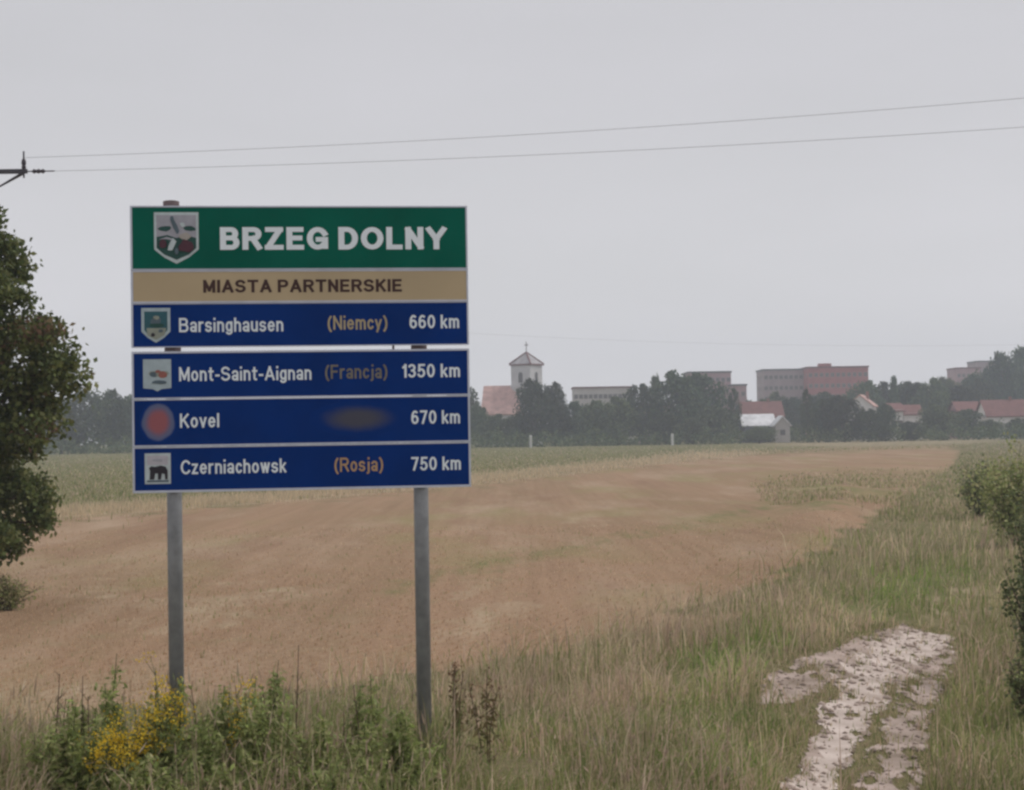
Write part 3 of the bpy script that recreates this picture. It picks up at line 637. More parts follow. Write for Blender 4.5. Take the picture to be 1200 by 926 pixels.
# ------------------------------------------------------------------ trees
def leaf_quads(P, size, rg, wf=.33):
    n = len(P); a = rg.normal(0, 1, (n, 3)); a[:, 2] -= .35
    a /= np.linalg.norm(a, axis=1)[:, None]; b = rg.normal(0, 1, (n, 3)); b -= a * np.sum(a * b, 1)[:, None]; b /= np.linalg.norm(b, axis=1)[:, None]
    c = np.cross(a, b); s = size[:, None]
    V = np.stack([P, P + a * s * .5 + b * s * wf + c * s * .08, P + a * s, P + a * s * .5 - b * s * wf + c * s * .08], 1)
    return V.reshape(-1, 3), (np.arange(n) * 4)[:, None] + np.array([[0, 1, 2, 3]])
def grow(mb, p, d, length, rad, depth, rg, tips, spread=.55, up=.08):
    n = 4; pts = [p]; dd = Vector(d)
    for i in range(n):
        dd = (dd + Vector(rg.normal(0, .10, 3)) + Vector((0, 0, up * .4))).normalized(); pts.append(pts[-1] + dd * length / n)
    mb.tube(pts, [rad * (1 - .55 * i / n) for i in range(n + 1)], 6 if depth > 1 else 4, cap=False)
    if depth <= 2:
        for q in pts[1:]: tips.append((tuple(q), rad))
    if depth == 0: return
    k = int(rg.integers(3, 6))
    for j in range(k):
        i = int(rg.integers(1, n + 1)); az = rg.uniform(0, 6.28)
        side = dd.orthogonal().normalized(); side.rotate(Matrix.Rotation(az, 3, dd))
        nd = (dd * (1 - spread) + side * spread * rg.uniform(.8, 1.4) + Vector((0, 0, up))).normalized()
        grow(mb, pts[i], nd, length * rg.uniform(.5, .72), rad * .5, depth - 1, rg, tips, spread, up)
def build_near_tree():
    b = ground_at(-30, 716); bx = gx_at(-72, b[1]); base = Vector((bx, b[1], float(gz(bx, b[1])) - .05))
    D = b[1]; root = empty('deciduous_tree', base)
    tag(root, 'dense leafy green tree with reddish shoots at the left edge beside the sign', 'tree')
    rg = np.random.default_rng(21); mb = MB(); tips = []
    topz = at(-40, 205, D)[2] - base.z; hw = 128 / F * D
    # trunk
    pts = [Vector((.04 * math.sin(i * 1.3), .05 * math.cos(i * 1.1), topz * .93 * i / 9)) for i in range(10)]
    mb.tube(pts, [.17 * (1 - .9 * i / 9) + .015 for i in range(10)], 9)
    # outline radius against height fraction, read from the right edge of the crown
    prof_h = [.06, .12, .20, .32, .45, .58, .70, .80, .90, 1.0]; prof_r = [.34, .52, .76, .95, 1.0, 1.0, .90, .74, .50, .08]
    N = 84
    for i in range(N):
        f = .15 + .82 * (i + .5) / N; az = i * 2.39996 + rg.normal(0, .25)
        rr = np.interp(f - .02, prof_h, prof_r) * hw * rg.uniform(.74, 1.14)
        st = Vector((0, 0, max(.35, topz * (f * .95) - rr * .22))); en = Vector((math.cos(az) * rr, math.sin(az) * rr, topz * f * .99 + rr * (.06 - .22 * (1 - ss(.12, .5, f)))))
        d = (en - st); ln = d.length; d.normalize()
        n = 5; P = [st]; dd = d.copy()
        for k in range(n):
            P.append(st + (en - st) * ((k + 1) / n) + Vector(rg.normal(0, .06, 3)) + Vector((0, 0, .12 * math.sin(math.pi * (k + 1) / n))))
        mb.tube(P, [.045 * (1 - .8 * k / n) + .006 for k in range(n + 1)], 5, cap=False)
        for k in range(2, n + 1):
            for j in range(5 if k < n else 7):
                az2 = rg.uniform(0, 6.28); q = P[k]; v = Vector((math.cos(az2), math.sin(az2), rg.uniform(-.35, .8))) + d * .9
                v.normalize(); l2 = rg.uniform(.22, .55) * (.6 + .25 * ln)
                l2 = min(l2, .62); e = q + v * l2
                mb.tube([q, q + v * l2 * .55 + Vector((0, 0, .03)), e], [.011, .007, .004], 3, cap=False)
                for s in (.4, .7, .9, 1.0): tips.append(q + (e - q) * s)
    mb.build('trunk', M_BARK, root)
    T = np.array([tuple(t) for t in tips]); per = 12
    P = np.repeat(T, per, 0) + rg.normal(0, .105, (len(T) * per, 3))
    # open gaps through the crown
    gap = vnoise(P[:, 0] * 1.0 + P[:, 1] * .7, P[:, 2] + P[:, 1] * .4, .55, 9)
    P = P[gap + rg.random(len(P)) * .35 > .30]
    P = P[P[:, 2] > .105 * topz + .25 * rg.random(len(P))]
    n = len(P); size = rg.uniform(.08, .16, n)
    V, Q = leaf_quads(P, size, rg)
    cl = vnoise(P[:, 0] + P[:, 1], P[:, 2], .7, 4)
    base_c = np.array([(.12, .155, .05), (.16, .19, .062), (.20, .21, .08), (.095, .125, .045)])[rg.integers(0, 4, n)]
    rd = np.array([(.21, .13, .085), (.19, .14, .07)])[rg.integers(0, 2, n)]
    rr = np.hypot(P[:, 0], P[:, 1]); tipness = ss(.62, 1.0, rr / (np.interp(P[:, 2] / topz, prof_h, prof_r) * hw + .01))
    isr = rg.random(n) < np.clip((cl - .55) * 2.0, 0, .5) * tipness * ss(.3, .6, P[:, 2] / topz)
    col = np.where(isr[:, None], rd, base_c) * rg.uniform(.75, 1.3, (n, 1))
    me = mesh_np('crown', V, [Q], [M_LEAF], np.repeat(col[:, None], 4, 1).reshape(-1, 3)); link('crown', me, root)
build_near_tree()

def shrub(name, label, cat, px, basepy, height, width, n, leaf, cols, seed, twig=True, depth=None):
    g = ground_at(px, basepy); Y = depth or g[1]; X = gx_at(px, Y); base = (X, Y, float(gz(X, Y)) - .04)
    root = empty(name, base); tag(root, label, cat); rg = np.random.default_rng(seed); mb = MB(); T = []
    for i in range(26):
        az = i * 2.4; tilt = rg.uniform(.05, .95); rr = width * .5 * tilt; h = height * (1 - .45 * tilt ** 2) * rg.uniform(.5, 1.1); rr *= rg.uniform(.6, 1.25)
        e = Vector((math.cos(az) * rr, math.sin(az) * rr, h)); mid = e * .5 + Vector((math.cos(az) * rr * -.12, math.sin(az) * rr * -.12, .1 * h))
        s = Vector((math.cos(az) * .06, math.sin(az) * .06, 0))
        mb.tube([s, mid, e], [.018, .011, .004], 5, cap=False)
        for k in range(12):
            f = rg.uniform(.15, 1); p = s.lerp(mid, f * 2) if f < .5 else mid.lerp(e, f * 2 - 1)
            v = Vector(rg.normal(0, 1, 3)); v.z = abs(v.z) * .5; v.normalize(); q = p + v * rg.uniform(.1, .3) * width * .45
            q.z = max(q.z, .04)
            mb.tube([p, q], [.006, .003], 3, cap=False); T += [p.lerp(q, .5), q, q]
    mb.build('stems', M_BARK, root)
    T = np.array([tuple(t) for t in T]); idx = rg.integers(0, len(T), n); P = T[idx] + rg.normal(0, .045 * width, (n, 3)); P[:, 2] = np.abs(P[:, 2])
    V, Q = leaf_quads(P, rg.uniform(.6, 1.3, n) * leaf, rg)
    c = np.array(cols)[rg.integers(0, len(cols), n)] * rg.uniform(.7, 1.3, (n, 1))
    link('foliage', mesh_np('foliage', V, [Q], [M_LEAF], np.repeat(c[:, None], 4, 1).reshape(-1, 3)), root); return root
DKG = [(.15, .19, .08), (.19, .22, .10), (.12, .15, .07), (.26, .27, .16)]
LTG = [(.33, .38, .14), (.39, .41, .17), (.27, .32, .12), (.46, .43, .22)]
shrub('roadside_shrub', 'dark green twiggy shrub cut off by the right edge beside the dirt track', 'shrub', 1214, 806, 2.7, 1.2, 3600, .065, DKG, 31)
shrub('roadside_shrub', 'small low grey green shrub at the foot of the dark right edge shrub', 'shrub', 1204, 850, .8, .8, 2000, .045, DKG + LTG, 32)
shrub('willow_bush', 'rounded light green bush on the bank behind the right edge shrub', 'bush', 1190, 640, 2.9, 3.6, 4200, .12, LTG, 33)
shrub('willow_bush', 'small darker bush beside the rounded light green bush, on its left', 'bush', 1150, 600, 2.1, 2.8, 2000, .12, DKG + LTG, 34, depth=62)
shrub('field_bush', 'olive scrubby bush in the straw under the left edge tree', 'bush', 8, 716, .75, 1.3, 2600, .05, LTG + [(.45, .38, .22), (.40, .34, .2)], 35)

# ------------------------------------------------------------------ weeds at the foot of the sign
M_YEL = mat('yellow_petals', (.62, .36, .03), .7, var=.3, scale=60)
M_STALK = mat('dry_stalk', (.13, .09, .06), .9, var=.3, scale=20)
M_STEM = mat('green_stem', (.10, .12, .05), .8, var=.3, scale=20)
def weed(kind, px, toppy, Y, label, seed, stems=4, spread=.16, cat='weed'):
    X = gx_at(px, Y); z0 = float(gz(X, Y)); H = at(px, toppy, Y)[2] - z0
    names = {'yellow': 'yellow_wildflower', 'green': 'leafy_weed', 'dry': 'dry_stalk_plant', 'dock': 'brown_dock_plant', 'pale': 'pale_umbel_plant'}
    root = empty(names[kind], (X, Y, z0 - .02)); tag(root, label, cat, {'yellow': 'yellow wildflowers under the sign', 'green': 'leafy weeds under the sign', 'dry': 'dry stalks under the sign', 'dock': 'dock plants beside the sign', 'pale': 'pale flowers in the verge'}[kind]); rg = np.random.default_rng(seed); st = MB(); fl = MB(); LP = []; LS = []; HP = []
    for s in range(stems):
        h = H * (1 if s == 0 else rg.uniform(.6, .97)); az = rg.uniform(0, 6.28); o = Vector((math.cos(az), math.sin(az), 0)) * (0 if s == 0 else rg.uniform(.3, 1) * spread)
        e = o * 1.5 + Vector((rg.normal(0, .03), rg.normal(0, .03), h)); mid = o * 1.15 + Vector((rg.normal(0, .012), rg.normal(0, .012), h * .5))
        st.tube([o * .6, mid, e], [.006, .005, .0025], 5, cap=False)
        nl = {'yellow': 70, 'green': 110, 'dry': 5, 'dock': 14, 'pale': 16}[kind]
        for k in range(nl):
            f = rg.uniform(.06, .96 if kind == 'green' else .8); p = (o * .6).lerp(mid, f * 2) if f < .5 else mid.lerp(e, f * 2 - 1)
            v = Vector((rg.normal(), rg.normal(), rg.uniform(-.1, .9))).normalized(); ln = rg.uniform(.08, .18) * (1.25 - .8 * f)
            for g in range(3): LP.append(tuple(p + v * ln * (g * .36))); LS.append(ln * rg.uniform(.45, .75))
        if kind in ('yellow', 'pale', 'dock', 'dry'):
            nb = {'yellow': 9, 'pale': 8, 'dock': 9, 'dry': 5}[kind]
            for k in range(nb):
                f = rg.uniform(.62 if kind != 'dock' else .5, 1); p = mid.lerp(e, f * 2 - 1) if f > .5 else mid
                v = Vector((rg.normal(), rg.normal(), rg.uniform(.8, 2.2))).normalized(); q = p + v * rg.uniform(.05, .17) * (1 if kind == 'yellow' else .6)
                st.tube([p, q], [.003, .0015], 3, cap=False); HP.append(q)
    st.build('stem', M_STALK if kind in ('dry', 'dock') else M_STEM, root)
    if LP:
        LP = np.array(LP); pal = {'yellow': LTG + [(.20, .25, .09)], 'green': LTG + [(.34, .41, .12), (.40, .44, .17), (.25, .31, .10)], 'dry': DRY, 'dock': [(.20, .15, .07), (.14, .13, .05)], 'pale': LTG}[kind]
        pal = np.array(pal); V, Q = leaf_quads(LP, np.array(LS), rg, .17); c = pal[rg.integers(0, len(pal), len(LP))] * rg.uniform(.75, 1.3, (len(LP), 1))
        link('foliage', mesh_np('foliage', V, [Q], [M_LEAF], np.repeat(c[:, None], 4, 1).reshape(-1, 3)), root)
    if HP and kind != 'dry':
        P = []
        for q in HP:
            m_ = {'yellow': 13, 'dock': 10, 'pale': 12}[kind]
            for _ in range(m_): P.append(tuple(q + Vector(rg.normal(0, {'yellow': .024, 'dock': .016, 'pale': .022}[kind], 3)) * 1.0))
        P = np.array(P); V, Q = leaf_quads(P, rg.uniform(.012, .024, len(P)), rg)
        cc = {'yellow': [(.85, .60, .04), (.80, .52, .03), (.88, .66, .08)], 'dock': [(.17, .09, .05), (.22, .13, .07)], 'pale': [(.42, .40, .36), (.36, .33, .30)]}[kind]
        c = np.array(cc)[rg.integers(0, len(cc), len(P))] * rg.uniform(.75, 1.2, (len(P), 1))
        tag(link('flower_heads', mesh_np('flower_heads', V, [Q], [M_LEAF], np.repeat(c[:, None], 4, 1).reshape(-1, 3)), root), kind='stuff')
W = [('yellow', 182, 780, 11.5, 'tallest yellow wildflower, against the foot of the left sign post', 4, .09),
     ('yellow', 150, 845, 11.2, 'broad yellow wildflower clump left of and below the left sign post', 6, .13),
     ('yellow', 118, 872, 11.0, 'lowest yellow wildflower clump, at the bottom left among green weeds', 5, .10),
     ('yellow', 284, 800, 11.5, 'single small yellow wildflower standing between the two sign posts', 3, .06),
     ('green', 84, 812, 11.4, 'leafy green weed furthest left of the weeds under the sign', 5, .12),
     ('green', 130, 764, 11.7, 'tall slender green weed just left of the yellow flowers', 4, .09),
     ('green', 212, 790, 11.4, 'dense dark green weed in front of the left sign post', 6, .12),
     ('green', 243, 842, 11.2, 'low leafy weed just right of the left sign post', 6, .14),
     ('green', 300, 790, 11.3, 'bushy dark green weed next to the single yellow wildflower', 6, .14),
     ('green', 335, 838, 11.2, 'low green weed beneath the tall thin dry stalk', 5, .15),
     ('green', 380, 836, 11.2, 'round leafy weed midway between the two sign posts', 6, .15),
     ('green', 440, 786, 11.9, 'upright green weed left of the right sign post, the taller of two', 5, .10),
     ('green', 468, 824, 11.5, 'dark leafy weed touching the right sign post', 6, .10),
     ('green', 170, 880, 10.9, 'low leafy weed beneath the broad yellow wildflower clump', 7, .18),
     ('green', 290, 880, 10.9, 'low leafy weed at the bottom edge below the single yellow wildflower', 7, .2),
     ('green', 405, 885, 10.9, 'low leafy weed at the bottom edge left of the right sign post', 7, .2),
     ('green', 60, 850, 11.1, 'leafy weed at the bottom left corner, lowest of the weeds there', 6, .16),
     ('green', 110, 830, 11.3, 'bright green weed behind the lowest yellow wildflower clump', 6, .14),
     ('green', 262, 800, 11.6, 'slender green weed just left of the single yellow wildflower', 4, .08),
     ('green', 320, 770, 11.8, 'tall leafy weed just left of the tall thin dry stalk', 4, .08),
     ('green', 425, 840, 11.3, 'low bright weed left of the taller upright green weed', 6, .14),
     ('green', 500, 872, 11.2, 'low leafy weed at the foot of the right sign post, on its right', 5, .12),
     ('green', 225, 890, 10.9, 'low leafy weed at the bottom edge below the left sign post', 7, .2),
     ('green', 345, 892, 10.9, 'low leafy weed at the bottom edge midway between the sign posts', 7, .2),
     ('yellow', 200, 800, 11.35, 'yellow wildflower in front of the left sign post itself', 5, .09),
     ('yellow', 140, 860, 11.05, 'yellow wildflower between the broad clump and the lowest clump', 5, .10),
     ('dry', 95, 790, 11.5, 'pale dry stalk above the leftmost leafy weeds', 3, .08),
     ('dry', 425, 800, 11.7, 'dry stalks close to the left of the taller upright green weed', 3, .07),
     ('dry', 318, 800, 11.4, 'dry stalks just left of the tall thin one', 3, .06),
     ('dry', 235, 800, 11.5, 'dry stalks just right of the left sign post', 3, .06),
     ('dry', 348, 752, 11.6, 'tall thin dark dry stalk standing between the sign posts', 1, .05),
     ('dry', 66, 786, 11.8, 'thin brown dry stalk at the far left of the weeds', 2, .08),
     ('dry', 404, 830, 11.6, 'short dry stalk right of the tall thin one', 2, .06),
     ('dock', 534, 776, 12.6, 'brown seeding dock plant right of the right sign post, the nearer of two', 3, .07),
     ('dock', 572, 788, 13.0, 'brown seeding dock plant right of the right sign post, the further of two', 3, .08),
     ('pale', 700, 868, 13.0, 'pale umbel flower standing in the grass right of the sign', 2, .06),
     ('pale', 845, 905, 13.4, 'pale greyish flowering weed at the bottom edge left of the track', 4, .12)]
for i, (kind, px, ty, Y, lab, ns, spd) in enumerate(W):
    weed(kind, px, ty, Y, lab, 100 + i, ns, spd, 'wildflower' if kind in ('yellow', 'pale') else 'weed')

# ------------------------------------------------------------------ far trees
def far_tree_mesh(seed, shape):
    """unit tree: height 1, crown width 1; returns trunk and crown mesh"""
    rg = np.random.default_rng(seed); mb = MB()
    mb.tube([(0, 0, -.05), (.01, 0, .3), (0, .01, .75)], [.035, .025, .008], 6)
    P = []
    k = {'round': 30, 'tall': 26, 'cone': 30, 'narrow': 20}[shape]
    for i in range(k):
        f = (i + .5) / k; z = .16 + .80 * f
        if shape == 'round': r = .5 * math.sqrt(max(.05, 1 - ((f - .42) / .60) ** 2))
        elif shape == 'tall': r = .5 * math.sin(math.pi * (.12 + .84 * f)) ** .7
        elif shape == 'cone': r = .5 * (1.02 - f) ** .9
        else: r = .42 * math.sin(math.pi * (.10 + .87 * f)) ** .6
        az = i * 2.4 + rg.normal(0, .4); rr = r * rg.uniform(.35, .85); c = np.array([math.cos(az) * rr, math.sin(az) * rr, z + rg.normal(0, .03)])
        e = c.copy(); mb.tube([(0, 0, max(.1, z - .15)), tuple(c * np.array([.6, .6, 1]) - np.array([0, 0, .04])), tuple(e)], [.012, .008, .003], 4, cap=False)
        cr_ = max(.09, r * rg.uniform(.42, .62)); n = int(115 + 120 * r)
        d = rg.normal(0, 1, (n, 3)); d /= np.linalg.norm(d, axis=1)[:, None]; q = c + d * cr_ * (rg.random((n, 1)) ** .4) * np.array([1, 1, .62]); P.append(q)
    P = np.concatenate(P); P[:, 2] = np.clip(P[:, 2], .06, 1); n = len(P)
    V, Q = leaf_quads(P, rg.uniform(.035, .07, n), rg)
    c = np.array([(.055, .09, .045), (.07, .105, .05), (.088, .12, .055), (.045, .072, .04)])[rg.integers(0, 4, n)] * rg.uniform(.7, 1.25, (n, 1))
    return mb.mesh('trunk', M_BARK), mesh_np('crown', V, [Q], [M_FARLEAF], np.repeat(c[:, None], 4, 1).reshape(-1, 3))
PROTO = {s: [far_tree_mesh(i * 7 + 50 + j, s) for j in range(k)] for i, (s, k) in enumerate((('round', 3), ('tall', 2), ('cone', 1), ('narrow', 1)))}
def far_tree(name, px, toppy, wpx, Y, shape, label, group=None, k=[0]):
    X = gx_at(px, Y); z0 = float(gz(X, Y)); H = at(px, toppy, Y)[2] - z0; wd = wpx * (1.35 if shape != 'narrow' else 1.1) / F * Y
    k[0] += 1; tr, cr_ = PROTO[shape][k[0] % len(PROTO[shape])]
    root = empty(name, (X, Y, z0), k[0] * 1.7); root.scale = (wd, wd * .9, H)
    tag(root, label, 'tree', group or 'trees along the edge of the town'); link('trunk', tr, root); link('crown', cr_, root)
FT = [('tree', 72, 468, 40, 380, 'round', 'dark hazy tree partly hidden by the near left tree, below its side branches'),
      ('tree', 100, 455, 44, 385, 'round', 'tallest hazy tree in the gap between the near left tree and the sign'),
      ('tree', 132, 458, 40, 390, 'round', 'broad hazy tree in the gap between left tree and sign, right of the tallest'),
      ('tree', 158, 462, 46, 395, 'round', 'hazy tree half hidden behind the left edge of the sign'),
      ('tree', 190, 466, 44, 380, 'round', None), ('tree', 236, 466, 44, 390, 'round', None),
      ('tree', 540, 450, 36, 400, 'round', 'dark tree emerging from behind the right edge of the sign'),
      ('tree', 562, 474, 22, 395, 'round', 'small tree left of the church nave, just right of the sign'),
      ('tree', 582, 486, 30, 390, 'round', 'low pale green tree in front of the red church roof'),
      ('tree', 606, 486, 30, 388, 'round', 'low tree in front of the join of church tower and nave'),
      ('tree', 628, 445, 39, 385, 'round', 'tall dark tree in front of the church tower'),
      ('tree', 650, 449, 29, 388, 'round', 'tall dark tree immediately right of the church tower'),
      ('tree', 672, 470, 30, 392, 'round', 'medium tree left of the long pale block, right of the church tower'),
      ('tree', 698, 470, 40, 386, 'round', 'dark round tree in front of the long pale block'),
      ('tree', 724, 466, 40, 384, 'round', 'broad dark tree covering the right half of the long pale block'),
      ('tree', 752, 450, 36, 392, 'round', 'tree rising just right of the long pale block'),
      ('tree', 769, 437, 22, 396, 'narrow', 'slim tree poking above its neighbours left of the big dark tree'),
      ('tree', 795, 436, 52, 388, 'round', 'biggest dark tree of the tree line, in front of the pinkish grey block'),
      ('tree', 822, 437, 46, 400, 'round', 'dark tree against the left part of the pinkish grey block'),
      ('tree', 780, 484, 34, 380, 'round', 'low tree at the foot of the biggest dark tree'),
      ('tree', 838, 476, 44, 384, 'round', 'low dark tree in front of the pinkish grey block'),
      ('tree', 861, 452, 18, 392, 'narrow', 'narrow dark tree at the right corner of the pinkish grey block'),
      ('tree', 912, 460, 26, 455, 'round', 'tree below the grey apartment block, behind red roofs'),
      ('tree', 946, 453, 17, 372, 'narrow', 'narrow dark poplar standing in front of the two apartment blocks'),
      ('tree', 966, 468, 30, 380, 'round', 'dark tree below the red apartment block, right of the narrow poplar'),
      ('tree', 990, 464, 38, 376, 'round', 'wide dark tree below the right end of the red apartment block'),
      ('tree', 1018, 480, 30, 372, 'round', 'low tree in front of the house with white gable'),
      ('tree', 1016, 446, 36, 440, 'round', 'tall tree behind the house with white gable'),
      ('tree', 1049, 438, 22, 440, 'cone', 'pointed conifer rising above the trees right of the red block'),
      ('tree', 1038, 474, 26, 376, 'round', 'dark tree between the white gabled house and the pale cottages'),
      ('tree', 1072, 448, 34, 450, 'round', 'tree behind the two pale cottages'),
      ('tree', 1092, 444, 34, 440, 'round', 'tall dark tree right of the pale cottages'),
      ('tree', 1098, 474, 36, 385, 'round', 'round dark tree in front of the tall one right of the pale cottages'),
      ('tree', 1126, 452, 40, 450, 'round', 'tree on the slope below the hilltop flats'),
      ('tree', 1130, 480, 34, 392, 'round', 'low dark tree left of the white house with red roof'),
      ('tree', 1150, 444, 32, 470, 'round', 'tree on the slope behind the white house with red roof'),
      ('tree', 1176, 412, 36, 500, 'round', 'highest tree on the hill at the right edge'),
      ('tree', 1200, 408, 44, 510, 'round', 'hilltop tree cut off by the right edge'),
      ('tree', 1160, 492, 26, 390, 'round', 'bushy tree in front of the white house with red roof'),
      ('tree', 1196, 490, 30, 392, 'round', 'low tree at the right edge below the white house'),
      ('tree', 1068, 494, 22, 372, 'round', 'small round tree at the field edge below the pale cottages'),
      ('tree', 1032, 449, 42, 460, 'round', 'broad tree between the red block and the pointed conifer'),
      ('tree', 1062, 447, 34, 470, 'round', 'tree just right of the pointed conifer'),
      ('tree', 1112, 443, 40, 480, 'round', 'broad tree below and left of the hilltop flats'),
      ('tree', 1140, 440, 36, 500, 'round', 'tree directly in front of the left hilltop flats'),
      ('tree', 1160, 432, 40, 520, 'round', 'tree in front of the right hilltop flats'),
      ('tree', 876, 470, 26, 460, 'round', 'tree behind the dusty red roof, right of the narrow dark tree'),
      ('tree', 898, 469, 34, 450, 'round', 'tree under the left end of the grey apartment block'),
      ('tree', 930, 466, 34, 452, 'round', 'tree under the right end of the grey apartment block'),
      ('tree', 962, 460, 34, 455, 'round', 'tree under the left end of the red apartment block'),
      ('tree', 690, 478, 36, 440, 'round', 'tree masking the left foot of the long pale block'),
      ('tree', 890, 500, 30, 372, 'round', 'low bushy tree in front of the blue grey shed'),
      ('tree', 812, 490, 34, 376, 'round', 'low tree at field edge below the dark tree of the pinkish grey block')]
for a in FT:
    if a[6] is None: continue
    far_tree(*a[:7])
# undergrowth along the tree line that reads as one mass
def build_under():
    rg = np.random.default_rng(77); P = []
    for px in np.arange(40, 1290, 3.2):
        if 170 < px < 530 or rg.random() < .10: continue
        Y = rg.uniform(366, 384); 
        if 868 < px < 936: Y = rg.uniform(392, 400)
        X = gx_at(px, Y); z = float(gz(X, Y)); h = rg.uniform(1.5, 5.2); wd = rg.uniform(1.2, 2.6); n = 70
        d = rg.normal(0, 1, (n, 3)); d /= np.linalg.norm(d, axis=1)[:, None]; q = d * np.array([wd, wd, h * .5]) * (rg.random((n, 1)) ** .35); q += np.array([X, Y, z + h * .45]); q[:, 2] = np.maximum(q[:, 2], z); P.append(q)
    P = np.concatenate(P); n = len(P); V, Q = leaf_quads(P, rg.uniform(.35, .75, n), rg)
    c = np.array([(.07, .105, .045), (.095, .125, .055), (.12, .14, .06), (.055, .085, .04)])[rg.integers(0, 4, n)] * rg.uniform(.7, 1.25, (n, 1))
    tag(link('undergrowth', mesh_np('undergrowth', V, [Q], [M_FARLEAF], np.repeat(c[:, None], 4, 1).reshape(-1, 3))), 'continuous low scrub along the foot of the distant tree line', 'scrub', kind='stuff')
build_under()
# far wood continuing behind the sign and beyond both sides, one mass
def build_wood():
    rg = np.random.default_rng(78); P = []
    for px in list(np.arange(-560, 60, 5.5)) + list(np.arange(176, 532, 5.5)) + list(np.arange(1225, 1800, 5.5)):
        Y = rg.uniform(395, 430); X = gx_at(px, Y); z = float(gz(X, Y)); h = rg.uniform(6.5, 11.5)
        for k in range(4):
            wd = rg.uniform(1.4, 3.0); n = 60; d = rg.normal(0, 1, (n, 3)); d /= np.linalg.norm(d, axis=1)[:, None]
            P.append(d * np.array([wd, wd, 1.9]) * (rg.random((n, 1)) ** .35) + np.array([X + rg.normal(0, 1.2), Y + rg.normal(0, 1.5), z + 1.4 + (h - 3) * (k + rg.random() * .5) / 3.2]))
    P = np.concatenate(P); P[:, 2] = np.maximum(P[:, 2], gz(P[:, 0], P[:, 1])); n = len(P); V, Q = leaf_quads(P, rg.uniform(.4, .8, n), rg)
    c = np.array([(.055, .09, .045), (.07, .105, .05), (.088, .12, .055), (.045, .072, .04)])[rg.integers(0, 4, n)] * rg.uniform(.7, 1.25, (n, 1))
    tag(link('far_wood', mesh_np('far_wood', V, [Q], [M_FARLEAF], np.repeat(c[:, None], 4, 1).reshape(-1, 3))), 'far dark wood on the horizon behind the left tree and the sign', 'wood', kind='stuff')
build_wood()

# ------------------------------------------------------------------ town buildings
M_GLASS = mat('dark_window', (.12, .115, .12), .3, var=.2)
M_FRAMEW = mat('window_frame', (.6, .6, .58), .6); M_FRAMEG = mat('window_surround', (.36, .33, .32), .7)
def wallmat(n_, c): return mat('wall_' + n_, c, .9, var=.12, scale=.4)
def roofmat(n_, c): return mat('roof_' + n_, c, .85, var=.22, scale=.8, bump=.3)
def win_mesh(w_, h_):
    mb = MB(); mb.box(-w_ / 2, w_ / 2, -.04, .04, -h_ / 2, h_ / 2); return mb.mesh('window', M_GLASS)
def frame_mesh(w_, h_):
    mb = MB(); t = .09
    for x0, x1, z0, z1 in ((-w_ / 2 - t, w_ / 2 + t, h_ / 2, h_ / 2 + t), (-w_ / 2 - t, w_ / 2 + t, -h_ / 2 - t, -h_ / 2), (-w_ / 2 - t, -w_ / 2, -h_ / 2, h_ / 2), (w_ / 2, w_ / 2 + t, -h_ / 2, h_ / 2), (-.04, .04, -h_ / 2, h_ / 2)):
        mb.box(x0, x1, -.10, .03, z0, z1)
    return mb.mesh('frame', M_FRAMEG)
